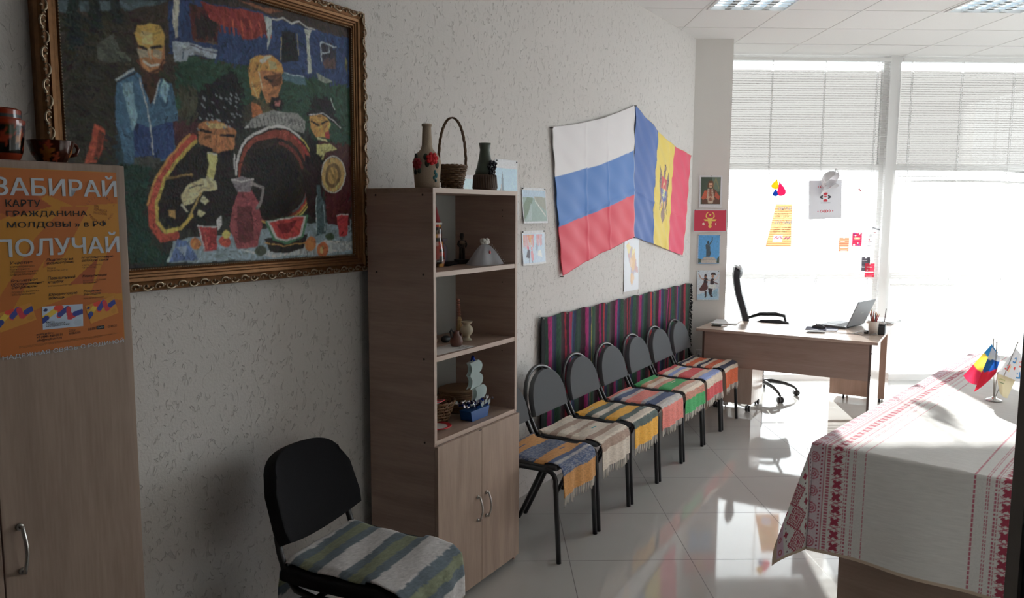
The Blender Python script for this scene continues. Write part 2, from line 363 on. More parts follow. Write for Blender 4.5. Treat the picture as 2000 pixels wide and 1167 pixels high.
def glazing(n, x0, x1, film, M=None):
    """one bay of the window wall in local x, facing -y"""
    fr = MB()
    fr.box(x0, x0+0.045, -0.03, 0.03, 0, HC); fr.box(x1-0.045, x1, -0.03, 0.03, 0, HC)
    for z0, z1 in ((0, 0.06), (1.03, 1.10), (2.105, 2.165), (HC-0.05, HC)): fr.box(x0+0.045, x1-0.045, -0.028, 0.028, z0, z1)
    o = struct(fr.build('window_%d' % n, M_frame, loc=M[0] if M else (0, YW, 0), rotz=M[1] if M else 0))
    g = MB()
    for z0, z1 in ((0.06, 1.03), (1.10, 2.105), (2.165, HC-0.05)):
        g.add([(x0+0.045, 0.004, z0), (x1-0.045, 0.004, z0), (x1-0.045, 0.004, z1), (x0+0.045, 0.004, z1)], [(0, 1, 2, 3)])
    g.build('glass_pane', M_glass, o)
    if film:
        MB().add([(x0+0.045, 0.010, 2.165), (x1-0.045, 0.010, 2.165), (x1-0.045, 0.010, 3.07), (x0+0.045, 0.010, 3.07)], [(0, 1, 2, 3)]).build('window_film', M_film, o)
    return o
glazing(1, 2.131, 3.864, True); glazing(2, 3.944, 5.95, True)
struct(MB().box(3.864, 3.944, YW-0.07, YW+0.07, 0, HC).build('trim_2', M_frame))
struct(MB().box(5.95, XR+0.15, YW-0.1, YW+0.1, 0, HC).build('wall_corner', M_wall))
for k in range(2): glazing(3+k, 1.4*k, 1.4*(k+1), False, ((XR, 7.70, 0), -math.pi/2))
struct(MB().box(-30, 40, YW+0.1, 70, -0.3, -0.14).box(XR+0.15, 40, -30, YW+0.1, -0.3, -0.14).build('ground', mat('grey paving', (0.125, 0.125, 0.125), 0.9, noise=0.15, nscale=2)))
jb = MB().box(0.957, 1.06, 1.23, 1.345, 0, HC, 0).box(0.950, 0.960, 1.335, 1.37, 0, HC, 1)
struct(jb.build('trim_3', [mat('dark door jamb', (0.02, 0.026, 0.03), 0.5), mat('door jamb seal', (0.20, 0.185, 0.17), 0.6)]))
# ------------------------------------------------------------------ ceiling lights
M_mirror = mat('bright aluminium louvre', (0.78, 0.84, 0.88), 0.3, 0.6)
M_tube = mat('lit fluorescent tube', (0.85, 0.87, 0.88), 0.3); _b = M_tube.node_tree.nodes['Principled BSDF']; _b.inputs['Emission Color'].default_value = (0.86, 0.95, 1.0, 1); _b.inputs['Emission Strength'].default_value = 7.0
def ceiling_light(x0, y0, label):
    t = thing('ceiling_light', label, 'ceiling light', (x0+0.3, y0+0.3, HC), 0, 'louvred ceiling lights')
    f = MB()
    for a in (-1, 1):
        f.box(a*0.288-0.009, a*0.288+0.009, -0.297, 0.297, -0.012, 0.07); f.box(-0.279, 0.279, a*0.288-0.009, a*0.288+0.009, -0.012, 0.07)
    f.build('housing', M_white, t)
    MB().box(-0.279, 0.279, -0.279, 0.279, 0.064, 0.07).build('reflector', M_mirror, t)
    l = MB()
    for k in range(5):
        x = -0.279+0.1395*k
        if 0 < k < 4: l.prism([(x-0.022, 0.0), (x+0.022, 0.0), (x+0.004, -0.0), (x+0.001, 0.05), (x-0.001, 0.05)], -0.279, 0.279, 'xz')
        if 0 < k < 4: l.prism([(x-0.026, -0.004), (x+0.026, -0.004), (x+0.008, 0.03), (x, 0.055), (x-0.008, 0.03)], -0.279, 0.279, 'xz')
    for k in range(1, 8):
        y = -0.279+0.0698*k
        l.prism([(y-0.010, -0.004), (y+0.010, -0.004), (y+0.003, 0.02), (y, 0.04), (y-0.003, 0.02)], -0.279, 0.279, 'yz')
    l.build('louvre', M_mirror, t)
    for k in range(4):
        x = -0.209+0.1395*k
        MB().tube([(x, -0.275, 0.045), (x, 0.275, 0.045)], 0.008, 10).build('lamp_tube', M_tube, t)
ceiling_light(1.605, 5.475, 'square louvred ceiling light set in the tiles, nearer the textured wall')
ceiling_light(3.405, 5.475, 'square louvred ceiling light in the upper right corner, above the long table')
# ceiling panels have real openings only in the lights' own depth: cut them
cut = bpy.data.objects['ceiling']
import bmesh
bm = bmesh.new(); bm.from_mesh(cut.data); bmesh.ops.delete(bm, geom=list(bm.verts), context='VERTS')
xs = [-4.4, 1.605, 2.205, 3.405, 4.005, XR]; ys = [YB, 5.475, 6.075, YW+0.1]
for i in range(5):
    for j in range(3):
        if j == 1 and i in (1, 3): continue
        q = [bm.verts.new((x, y, HC)) for x, y in ((xs[i], ys[j]), (xs[i], ys[j+1]), (xs[i+1], ys[j+1]), (xs[i+1], ys[j]))]; bm.faces.new(q)
        q = [bm.verts.new((x, y, HC+0.1)) for x, y in ((xs[i], ys[j]), (xs[i+1], ys[j]), (xs[i+1], ys[j+1]), (xs[i], ys[j+1]))]; bm.faces.new(q)
bm.to_mesh(cut.data); bm.free(); cut.data.update()
# ------------------------------------------------------------------ blinds
M_slat = mat('white blind slat', (0.72, 0.71, 0.70), 0.4)
M_cord = seethrough('white translucent cord', (0.85, 0.85, 0.85), 0.1, 0.6)
def blind(x0, x1, z0, cords, label, crumple=False):
    t = thing('venetian_blind', label, 'blind', ((x0+x1)/2, YW-0.11, 0), 0, 'white venetian blinds')
    hw = (x1-x0)/2
    MB().box(-hw, hw, -0.013, 0.013, 3.135, 3.165).build('headrail', M_white, t, bevel=0.003)
    s = MB(); n = int((3.12-z0)/0.0224); rng = random.Random(3)
    for k in range(n):
        z = 3.12-0.0224*k; tilt = R(-1.0); sag = 0.0
        nx = 2
        if crumple and 1.93 < z < 2.17:
            tilt = R(rng.choice((30, 50, 64, 10))); nx = 9
        def fn(u, v, z=z, tilt=tilt, nx=nx):
            a = (v-0.5)*0.0254; dz = 0.0030*(1-(2*v-1)**2)
            tt = tilt*(1 if nx == 2 else 0.5+0.5*math.sin(u*5+z*50)); dz2 = 0 if nx == 2 else -0.022*math.exp(-((u-0.63)/0.09)**2)*math.sin(z*60)
            return ((2*u-1)*hw, a*math.cos(tt), z+dz+dz2+a*math.sin(tt))
        s.grid(fn, nx, 5)
    s.build('slats', M_slat, t, fix=False)
    MB().box(-hw, hw, -0.011, 0.011, z0-0.012, z0+0.004).build('bottom_rail', M_white, t, bevel=0.003)
    for cx in cords:
        c = MB(); lx = cx-(x0+x1)/2
        for yy in (-0.0135, 0.0135): c.box(lx-0.0035, lx+0.0035, yy-0.0004, yy+0.0004, z0, 3.14)
        c.build('ladder_tape', M_cord, t)
blind(2.145, 3.845, 0.42, (2.19, 2.70, 3.21, 3.72), 'white slatted blind behind the desk, lowered past the desk top')
blind(3.965, 5.95, 0.985, (4.06, 4.55, 5.06, 5.6), 'white slatted blind right of the window post, ending well above the long table', True)
# strokes and patches of the oil painting in thousandths of the canvas, lower left origin
PAINT_BG = (38, 42, 38)
PAINT = [
('P',(48,46,38),0,[-8,831,1037,1131,1028,682,-32,322]),
('P',(66,82,88),0,[2,834,301,920,261,889,190,849,160,854,39,804,5,801]),
('P',(30,40,40),0,[29,842,54,849,59,742,34,673,12,745]),
('P',(28,38,36),0,[80,857,108,864,108,769,68,744]),
('P',(30,40,38),0,[139,873,165,881,171,817,129,799]),
('P',(52,44,38),0,[173,843,324,927,315,681,195,691]),
('P',(70,74,66),0,[87,725,135,768,154,715,195,699,97,671]),
('P',(44,42,36),0,[8,668,151,666,139,383,19,357]),
('P',(34,62,48),0,[318,742,1017,760,1009,385,782,540,537,609,310,548]),
('P',(60,62,48),0,[321,630,395,633,358,518,318,531]),
('P',(34,54,92),0,[303,920,709,1037,1016,989,1011,752,701,755,296,746]),
('P',(52,44,42),0,[407,950,796,1062,1017,1037,1015,957,793,954,626,970,530,960]),
('P',(118,70,45),0,[531,986,587,992,708,997,646,976]),
('S',(150,152,150),5.7,[631,956,676,958,708,973,739,957,776,970,804,955,843,951]),
('P',(72,36,36),0,[365,925,461,929,457,819,376,807]),
('P',(42,34,36),0,[385,902,453,905,450,832,385,820]),
('P',(82,66,50),0,[378,811,457,819,457,811,382,804]),
('P',(120,40,36),0,[403,945,626,963,639,896,593,866,545,847,524,886,473,881,430,889]),
('S',(110,34,34),7.6,[456,910,464,854]),
('S',(150,62,40),7.6,[472,911,480,856]),
('S',(110,34,34),7.6,[488,914,496,858]),
('S',(150,62,40),7.6,[505,916,512,860]),
('S',(110,34,34),7.6,[521,917,529,862]),
('S',(150,62,40),7.6,[538,919,545,864]),
('S',(110,34,34),7.6,[555,921,563,868]),
('S',(150,62,40),7.6,[572,922,580,870]),
('S',(110,34,34),7.6,[589,925,597,872]),
('S',(150,62,40),7.6,[607,927,615,874]),
('S',(110,34,34),7.6,[624,929,633,878]),
('S',(150,62,40),7.6,[643,931,651,880]),
('P',(150,150,138),0,[318,925,337,930,326,805,318,795,313,855]),
('P',(128,140,150),0,[307,784,361,792,456,789,451,755,360,750,352,727,310,721]),
('S',(60,80,100),5.7,[344,766,339,734]),
('S',(70,70,90),5.7,[367,784,455,778]),
('P',(148,160,160),0,[629,956,657,954,656,904,638,830,635,899]),
('S',(140,130,90),3.8,[694,886,690,803]),
('S',(140,130,90),3.8,[766,921,768,834]),
('P',(24,28,32),0,[697,918,757,926,767,809,694,793]),
('P',(150,158,150),0,[795,946,831,948,819,916,818,773,802,769,806,916]),
('P',(44,44,56),0,[870,906,944,902,939,822,870,820]),
('S',(136,150,160),5.7,[870,906,944,904]),
('S',(136,150,160),5.7,[870,906,868,834]),
('S',(136,150,160),3.8,[910,903,909,872,873,867]),
('P',(80,60,62),0,[882,849,935,852,934,817,876,810]),
('P',(90,90,60),0,[986,880,995,856,989,799,980,831]),
('P',(60,92,104),0,[701,757,788,755,796,722,692,722]),
('S',(130,150,160),3.8,[705,755,783,754]),
('P',(110,120,110),0,[839,781,881,767,916,757,880,742,845,751]),
('P',(36,60,70),0,[136,556,171,545,169,348,127,345]),
('P',(54,92,120),0,[150,633,188,673,211,652,234,572,264,650,301,634,318,522,297,387,225,352,155,357,130,481]),
('P',(34,58,104),0,[176,495,230,477,306,511,297,381,182,366]),
('P',(104,142,158),0,[161,614,189,626,196,506,176,460,171,528]),
('P',(110,150,170),0,[275,647,294,628,280,569,262,602]),
('P',(60,40,32),0,[211,661,271,672,256,601,236,554,221,612]),
('P',(150,100,56),0,[201,767,282,787,279,708,259,670,234,655,208,673]),
('P',(196,138,56),0,[196,788,208,814,244,826,274,824,285,792,275,755,241,744,206,746]),
('P',(176,150,90),0,[217,802,246,803,248,763,215,755]),
('P',(150,140,116),0,[199,736,229,745,231,716,207,704]),
('P',(150,136,108),0,[247,750,274,749,267,719,243,721]),
('S',(32,26,26),9.5,[200,749,226,744]),
('S',(32,26,26),9.5,[241,752,269,765]),
('S',(170,155,120),7.6,[236,746,237,714]),
('S',(190,180,160),7.6,[218,696,239,686,260,697]),
('S',(84,50,34),7.6,[203,693,212,674,234,658,259,677,276,715]),
('S',(150,160,160),5.7,[145,625,191,670]),
('S',(40,36,40),5.7,[150,620,197,661]),
('S',(160,170,175),3.8,[210,644,227,536,233,390]),
('S',(150,160,165),3.8,[264,640,245,565]),
('P',(58,64,60),0,[179,376,254,381,252,339,181,334]),
('P',(152,62,36),0,[71,468,99,455,91,396,76,349,47,346,61,416]),
('P',(96,40,28),0,[82,449,96,442,79,358,68,357]),
('P',(64,34,38),0,[301,511,378,527,376,471,304,396]),
('P',(22,52,44),0,[138,345,225,352,203,180,215,92,274,13,155,16,152,214]),
('P',(112,132,142),0,[258,14,285,90,376,101,997,158,993,-9,597,-5]),
('P',(150,160,165),0,[500,45,681,32,864,66,994,61,993,14,638,7]),
('P',(70,95,140),0,[266,14,297,96,329,87,360,21]),
('P',(120,140,160),0,[292,71,328,73,317,33]),
('P',(30,26,26),0,[355,427,513,413,536,219,377,119,286,122,234,180,250,269,295,360]),
('S',(160,60,40),24.7,[369,460,297,385,250,304,223,222,223,144,249,102,297,110]),
('S',(196,150,58),11.4,[375,446,307,378,263,301,238,219,239,152,262,122,313,129,352,179]),
('S',(190,120,50),7.6,[355,469,285,391,235,299,213,215]),
('S',(120,96,50),7.6,[269,305,350,327]),
('P',(24,25,28),0,[374,515,382,621,417,663,466,691,515,719,539,670,537,489,477,479,425,506]),
('P',(154,98,52),0,[384,516,444,531,515,498,506,435,457,409,412,420,385,439]),
('P',(190,150,90),0,[402,518,461,522,482,506,425,499]),
('P',(176,108,56),0,[431,478,456,480,469,424,436,422]),
('S',(22,18,18),9.5,[391,495,424,487]),
('S',(22,18,18),9.5,[460,481,507,478]),
('P',(20,18,20),0,[395,436,429,425,417,367,384,402]),
('P',(20,18,20),0,[450,415,498,431,512,405,456,389]),
('P',(198,168,96),0,[408,408,443,408,438,373,418,311,391,306,410,367]),
('S',(200,190,160),5.7,[411,404,439,403]),
('P',(178,164,120),0,[315,249,336,282,381,314,425,308,431,274,389,266,354,224,324,212]),
('S',(60,52,44),3.8,[342,271,383,292]),
('S',(200,190,150),5.7,[317,216,336,195]),
('S',(150,130,70),7.6,[378,254,345,179]),
('P',(190,180,130),0,[385,247,405,228,394,213,377,228]),
('P',(190,180,130),0,[373,202,397,190,382,176,369,187]),
('P',(150,120,60),0,[275,195,297,198,299,165,276,173]),
('S',(112,120,126),4.6,[397,601,403,596]),
('S',(112,120,126),4.6,[497,567,503,562]),
('S',(112,120,126),4.6,[397,574,403,569]),
('S',(112,120,126),4.6,[452,620,458,615]),
('S',(112,120,126),4.6,[490,633,495,627]),
('S',(112,120,126),4.6,[439,568,444,563]),
('S',(112,120,126),4.6,[444,558,449,554]),
('S',(112,120,126),4.6,[486,513,492,507]),
('S',(112,120,126),4.6,[423,548,428,543]),
('S',(112,120,126),4.6,[483,607,488,601]),
('S',(112,120,126),4.6,[382,497,387,493]),
('S',(112,120,126),4.6,[426,595,431,590]),
('S',(112,120,126),4.6,[511,568,516,564]),
('S',(112,120,126),4.6,[449,533,454,529]),
('S',(112,120,126),4.6,[387,534,392,530]),
('S',(112,120,126),4.6,[438,627,443,623]),
('S',(112,120,126),4.6,[475,515,480,509]),
('S',(112,120,126),4.6,[412,549,417,544]),
('S',(112,120,126),4.6,[424,534,429,530]),
('S',(112,120,126),4.6,[487,617,492,612]),
('S',(112,120,126),4.6,[501,556,507,552]),
('S',(112,120,126),4.6,[479,531,484,526]),
('S',(112,120,126),4.6,[443,534,448,530]),
('S',(112,120,126),4.6,[511,637,516,633]),
('S',(112,120,126),4.6,[505,595,511,590]),
('S',(112,120,126),4.6,[453,622,458,617]),
('S',(112,120,126),4.6,[483,607,489,601]),
('S',(112,120,126),4.6,[509,612,514,608]),
('S',(112,120,126),4.6,[463,588,468,584]),
('S',(112,120,126),4.6,[471,617,476,613]),
('S',(112,120,126),4.6,[408,532,413,527]),
('S',(112,120,126),4.6,[490,568,495,563]),
('S',(112,120,126),4.6,[517,624,522,619]),
('S',(112,120,126),4.6,[507,627,512,622]),
('S',(112,120,126),4.6,[521,564,527,560]),
('S',(112,120,126),4.6,[467,508,472,503]),
('S',(112,120,126),4.6,[494,537,499,532]),
('S',(112,120,126),4.6,[392,581,397,577]),
('S',(112,120,126),4.6,[397,607,403,602]),
('S',(112,120,126),4.6,[412,517,417,513]),
('P',(70,66,44),0,[577,673,615,620,689,632,680,581,571,563]),
('P',(184,122,52),0,[577,774,605,799,653,813,694,789,701,755,684,728,618,719,600,637,573,643,568,729]),
('P',(190,180,150),0,[629,803,657,810,619,766,608,772]),
('P',(150,140,90),0,[640,790,669,788,676,762,647,752]),
('P',(156,100,54),0,[611,738,692,753,696,709,673,649,628,622,609,679]),
('P',(90,56,34),0,[626,720,692,749,692,705,658,686]),
('S',(40,30,28),7.6,[626,717,658,703]),
('S',(200,180,140),3.8,[607,733,617,680]),
('P',(26,20,22),0,[649,654,690,656,702,623,671,597,635,611]),
('P',(156,96,90),0,[661,639,686,643,681,622,660,619]),
('P',(150,86,40),0,[568,613,603,607,613,568,571,563]),
('S',(180,150,90),5.7,[578,693,592,636]),
('P',(122,124,122),0,[542,513,571,558,655,598,761,601,792,570,782,515,695,539,613,532]),
('S',(62,62,62),3.8,[558,542,563,515]),
('S',(62,62,62),3.8,[571,548,576,520]),
('S',(62,62,62),3.8,[586,553,591,526]),
('S',(62,62,62),3.8,[599,558,605,531]),
('S',(62,62,62),3.8,[613,563,618,536]),
('S',(62,62,62),3.8,[628,567,633,540]),
('S',(62,62,62),3.8,[642,572,647,544]),
('S',(62,62,62),3.8,[656,574,662,546]),
('S',(62,62,62),3.8,[671,576,676,549]),
('S',(62,62,62),3.8,[686,577,691,550]),
('S',(62,62,62),3.8,[701,577,706,550]),
('S',(62,62,62),3.8,[715,577,721,549]),
('S',(62,62,62),3.8,[730,576,736,548]),
('S',(62,62,62),3.8,[745,575,751,546]),
('S',(62,62,62),3.8,[761,573,766,543]),
('S',(62,62,62),3.8,[776,569,782,541]),
('P',(30,24,24),0,[821,341,818,386,807,428,788,466,764,495,734,517,702,530,668,533,634,527,602,511,572,489,548,459,528,425,513,386,505,345,504,305,509,264,521,227,539,193,562,166,591,146,623,133,656,131,691,138,724,153,755,178,782,212,803,251,815,295,821,341]),
('P',(120,50,34),0,[816,340,813,383,803,423,785,458,761,485,734,506,702,518,669,521,637,515,606,501,577,480,553,451,534,420,520,384,513,345,512,306,517,269,528,233,545,202,568,176,595,157,626,146,659,143,692,150,724,165,754,188,779,220,798,257,811,297,816,340]),
('P',(40,30,27),0,[792,329,790,366,781,401,765,433,744,458,718,477,691,486,661,490,632,484,604,472,578,454,556,428,539,400,527,367,520,333,518,298,524,264,534,234,550,205,570,183,595,166,622,156,651,154,682,160,710,173,737,193,760,222,777,255,788,291,792,329]),
('P',(24,21,21),0,[759,315,756,345,750,374,737,400,721,421,702,436,680,446,656,448,634,445,611,435,591,420,573,399,560,375,550,349,544,320,543,291,547,262,555,236,568,213,584,195,603,180,625,172,649,170,672,175,694,186,715,203,733,226,746,254,755,283,759,315]),
('S',(96,44,36),13.3,[771,380,769,385,767,390,766,395,763,400,761,404,759,409,756,413,754,417,751,422,748,425,745,430,742,433,739,436,735,439,732,443,729,446,725,449,721,451,718,454,713,457,710,459,706,460,702,462,697,463,693,466,689,467,685,468,681,468,676,469]),
('S',(70,80,84),7.6,[722,187,727,190,731,193,735,197,739,201,744,204,748,209,752,213,755,217,760,222,763,226,766,231,770,236,773,240,776,246,779,251,782,257,784,262,787,268,788,273,791,280,792,285,794,291,795,297,797,303,797,309,798,315,799,321,799,327,800,333]),
('S',(198,190,170),9.5,[763,496,753,505,743,513,731,519,720,525,708,528,697,531,684,532,672,533,661,532,648,530,636,527,624,523,613,518,602,511,591,504,581,496,571,486,561,477,552,467,545,455,537,443,530,431,524,417,518,403,514,389,510,375,508,361,505,346,504,332]),
('S',(186,130,52),7.6,[513,294,514,279,517,264,521,250,526,237,532,224,538,211,545,200,554,189,562,179,572,170,582,163,593,156,604,151,616,146,629,143,641,141,654,141,666,142,679,144,692,149,704,154,717,160,729,168,739,177,750,187,761,199,771,211,779,225,787,239]),
('S',(196,160,70),5.7,[731,157,741,164,750,172,759,181,768,190,776,201,783,212,791,223,797,235,803,247,808,260,813,273,816,287,818,302,821,315,823,329,823,343,823,357,822,372,820,385,818,398,814,411,810,424,806,436,800,448,794,459,787,469,781,479,772,489,765,496]),
('S',(150,40,36),7.6,[746,193,755,202,762,211,769,221,776,231,782,242,787,252,792,264,796,275,799,287,803,301,804,313,806,325,807,338,807,350,806,363,805,375,803,387,800,399,797,410,792,422,788,432,783,442,777,451,771,460,764,469,757,477,749,484,741,490,733,495]),
('S',(210,200,180),5.7,[505,412,499,354]),
('P',(66,32,32),0,[799,499,998,493,997,177,892,222,814,351]),
('P',(26,24,24),0,[791,516,836,504,871,398,806,393]),
('P',(172,124,52),0,[811,590,882,613,909,568,884,513,832,511,814,544]),
('P',(150,48,44),0,[875,533,899,541,898,510,879,508]),
('S',(24,20,20),7.6,[819,570,851,557]),
('S',(24,20,20),7.6,[866,567,895,579]),
('S',(190,170,120),7.6,[841,508,883,499]),
('P',(22,24,26),0,[802,593,812,639,831,679,888,692,921,667,935,620,959,574,944,558,900,593,839,607]),
('S',(190,194,190),3.8,[811,595,876,612,924,588,954,561]),
('S',(140,160,150),3.8,[907,682,930,637]),
('P',(190,170,100),0,[831,478,897,492,932,473,873,450,849,427,830,438]),
('S',(190,170,100),9.5,[873,463,858,419]),
('P',(168,138,76),0,[967,360,966,376,962,391,956,405,949,416,939,425,928,431,917,432,905,431,893,425,883,416,874,405,867,392,862,377,859,362,859,345,861,330,866,315,871,303,881,293,890,285,902,281,913,281,925,283,936,290,946,299,955,311,961,327,966,342,967,360]),
('S',(200,190,160),5.7,[970,360,969,377,965,393,959,408,950,420,940,430,929,435,917,436,904,435,892,430,882,421,872,409,865,395,860,378,856,362,856,344,859,328,863,313,870,299,879,289,889,281,901,277,913,277,925,279,937,286,948,296,956,309,963,325,968,342,970,360]),
('P',(104,82,48),0,[950,354,949,365,946,376,942,386,937,395,930,400,923,404,915,405,907,404,899,400,892,395,886,387,881,377,877,367,876,355,876,344,876,333,880,322,884,314,890,307,897,302,904,298,913,298,920,301,928,305,935,311,941,320,945,331,948,342,950,354]),
('P',(150,120,60),0,[937,353,936,361,934,368,932,375,929,380,924,384,919,387,914,388,908,387,903,385,898,380,894,375,892,369,889,362,887,354,887,346,888,339,891,332,893,327,897,321,902,318,907,316,913,316,918,318,923,320,927,326,931,331,934,338,936,345,937,353]),
('P',(40,28,30),0,[780,434,852,397,868,266,818,155,787,178]),
('P',(74,30,34),0,[869,270,994,287,991,130,880,141]),
('P',(132,60,66),0,[491,214,508,273,561,274,587,227,597,138,578,54,500,49,479,140]),
('P',(110,104,110),0,[482,310,521,323,571,315,555,270,504,269]),
('S',(190,180,170),3.8,[483,310,524,305,571,318]),
('S',(118,112,112),11.4,[566,298,605,287,596,235,579,211]),
('P',(90,40,44),0,[506,217,560,219,567,78,508,72]),
('P',(142,42,42),0,[371,142,434,141,424,45,380,46]),
('S',(210,190,180),3.8,[371,142,434,141]),
('S',(190,80,70),5.7,[391,122,392,58]),
('S',(190,190,180),3.8,[374,134,382,51]),
('P',(196,196,180),0,[431,160,450,179,452,149,437,126]),
('P',(176,104,44),0,[374,74,373,80,372,84,371,89,368,92,366,95,362,96,358,97,355,97,351,96,348,94,345,91,343,87,341,83,340,79,339,73,340,69,342,64,344,60,346,57,350,55,353,54,356,52,361,54,364,55,367,58,370,61,371,64,373,70,374,74]),
('P',(160,60,40),0,[479,82,479,87,477,92,475,97,472,101,468,104,464,106,459,107,455,107,450,106,445,104,442,101,439,96,437,91,435,86,435,81,436,75,438,70,440,66,444,62,448,59,453,58,457,57,462,58,466,60,471,62,474,67,476,71,478,77,479,82]),
('P',(190,150,70),0,[480,109,480,113,479,116,477,118,475,121,472,122,470,125,466,125,463,125,461,123,457,122,455,120,453,118,451,115,450,111,450,108,451,105,452,102,455,99,456,96,460,95,462,94,466,94,469,94,471,95,474,97,476,99,478,103,480,105,480,109]),
('P',(60,70,60),0,[614,35,613,39,612,43,609,46,606,49,602,51,597,54,592,55,587,55,582,54,576,52,572,49,570,47,567,44,566,39,566,36,566,32,569,28,571,25,576,22,580,20,585,19,591,17,596,19,601,20,605,21,608,24,612,27,613,31,614,35]),
('P',(40,38,38),0,[603,81,784,95,769,39,692,17,629,30]),
('S',(180,130,60),3.8,[607,64,682,48,775,66]),
('P',(64,112,84),0,[605,158,787,178,766,87,703,56,639,71]),
('P',(196,200,186),0,[613,158,777,172,757,92,699,69,648,79]),
('P',(176,48,46),0,[622,154,768,167,748,96,695,77,657,86]),
('P',(110,28,34),0,[652,141,739,152,704,106,674,103]),
('P',(62,84,90),0,[836,308,853,309,854,257,872,217,871,97,821,85,822,216,837,257]),
('S',(150,170,175),3.8,[835,257,824,212,824,98]),
('S',(140,160,170),3.8,[862,217,865,110]),
('P',(176,102,44),0,[825,57,825,62,824,69,820,74,817,79,813,82,807,85,802,86,796,86,791,84,786,82,782,78,778,73,776,68,775,62,775,56,776,49,777,44,781,39,785,35,790,32,795,30,800,30,806,30,811,32,816,35,819,39,823,45,824,50,825,57]),
('P',(172,90,44),0,[882,30,882,36,880,43,877,48,873,54,869,58,863,60,858,62,852,61,846,60,841,57,837,52,834,48,831,42,829,35,829,28,830,22,833,15,836,10,840,5,845,2,850,0,856,-1,862,0,867,2,872,5,876,11,880,16,882,23,882,30]),
('P',(190,150,90),0,[844,40,859,48,858,13,844,17]),
('P',(60,80,60),0,[911,82,910,86,908,90,907,93,903,96,899,98,895,101,890,101,885,101,881,99,876,98,873,96,870,93,868,90,866,85,866,82,867,78,870,74,872,71,876,69,880,67,884,66,889,64,894,66,898,67,903,69,906,71,908,74,910,79,911,82]),
('P',(168,40,46),0,[925,173,984,179,974,90,935,81]),
('S',(190,190,190),3.8,[925,173,984,179])]
# ================================================================== left cabinet with its poster
W2 = 0.342
cab = thing('wardrobe', 'tall oak-look cabinet at the left edge with an orange poster on its door', 'cabinet', WP(0.882, 0.02), RW)
MB().box(-W2, -W2+0.016, -0.382, 0, 0, 1.79).box(W2-0.016, W2, -0.382, 0, 0, 1.79).box(-W2+0.016, W2-0.016, -0.38, 0, 0.0, 0.06).box(-W2+0.016, W2-0.016, -0.01, -0.002, 0.06, 1.79).build('carcass', M_oakv, cab)
MB().box(-W2, W2, -0.384, 0, 1.79, 1.808).build('top_panel', M_oakh, cab, bevel=0.0015)
def pull(parent, x, y, z0, z1, name='handle', m=M_steel):
    zc = (z0+z1)/2; hh = (z1-z0)/2
    pts = [(x, y, z1-0.004), (x, y-0.014, z1-0.003)] + [(x, y-0.014-0.014*math.cos(math.pi/2*k/5), zc+hh*k/5*0.92) for k in (4, 3, 2, 1, 0, -1, -2, -3, -4)] + [(x, y-0.014, z0+0.003), (x, y, z0+0.004)]
    b = MB().tube(pts, 0.0046, 8); b.tube([(x, y, z1-0.004), (x, y-0.006, z1-0.004)], 0.008, 10); b.tube([(x, y, z0+0.004), (x, y-0.006, z0+0.004)], 0.008, 10)
    return b.build(name, m, parent)
for sgn in (-1, 1):
    d = MB().box(min(0.0015*sgn, sgn*W2), max(0.0015*sgn, sgn*W2), -0.400, -0.384, 0.03, 1.806).build('door', M_oakv, cab, bevel=0.0015)
    pull(d, 0.038*sgn, -0.400, 0.862, 0.976)
# poster, A3, taped on the door
OR1, OR2, OR3 = S(206, 116, 44), S(214, 146, 40), S(190, 96, 44)
pos = thing('poster', 'orange and yellow printed poster with white headlines on the cabinet door', 'poster', WP(0.9045, 0.4212, 1.369), RW)
pr = Ras(150, 212, 0.297, 0.42, OR2)
for p in ([(0, 1), (1, 1), (1, .82), (.62, .80), (.42, .86), (0, .70)], [(0.0, .3), (.12, .42), (.30, .62), (.55, .80), (.42, .55), (.2, .35), (0, .12)], [(.52, .80), (.75, .80), (.52, .52), (.35, .46)], [(.72, .30), (.95, .62), (1, .60), (1, .28)], [(0, 0), (1, 0), (1, .24), (.6, .30), (.2, .22), (0, .28)]): pr.poly(p, OR1)
pr.poly([(0, .86), (.25, .9), (.45, .8), (.15, .74), (0, .78)], OR3); pr.poly([(.55, .36), (.8, .5), (.75, .36)], OR3)
pr.mesh('sheet', M_print, None, pos)
def pt(n, s, x0, z0, x1, z1, m=M_ink, **k): return text(n, s, x0-0.9045, z0-1.369, x1-x0, z1-z0, m, pos, **k)
pt('headline', 'ЗАБИРАЙ', 0.9125, 1.7285, 1.199, 1.779, M_inkwhite, bold=0.016)
pt('headline', 'ПОЛУЧАЙ', 0.909, 1.5915, 1.199, 1.642, M_inkwhite, bold=0.016)
pt('lettering', 'КАРТУ', 0.937, 1.703, 1.012, 1.719, bold=0.005)
pt('lettering', 'ГРАЖДАНИНА', 0.937, 1.679, 1.121, 1.694, bold=0.005)
pt('lettering', 'МОЛДОВЫ » в РФ', 0.937, 1.654, 1.170, 1.670, bold=0.005)
for x, z, x1, z1, s in ((.937, 1.5745, .986, 1.5815, 'Участие'), (1.018, 1.569, 1.083, 1.5845, 'Подписку на\nаудиосервис'), (1.101, 1.5705, 1.182, 1.5855, 'Неограниченную\nсотовую связь'),
                        (.937, 1.518, 1.010, 1.541, 'Бесплатное\nобслуживание\nСберКарты'), (1.018, 1.5255, 1.084, 1.542, 'Повышенный\nкешбэк'), (1.101, 1.533, 1.163, 1.5405, 'Консультации'),
                        (1.018, 1.487, 1.086, 1.503, 'Юридическую\nпомощь'), (1.101, 1.489, 1.146, 1.5035, 'Покрытие\nрасходов')):
    pt('lettering', s, x, z, x1, z1, slant=0.25, bold=0.004)
M_small = mat('faded ink', (0.18, 0.09, 0.03), 0.8)
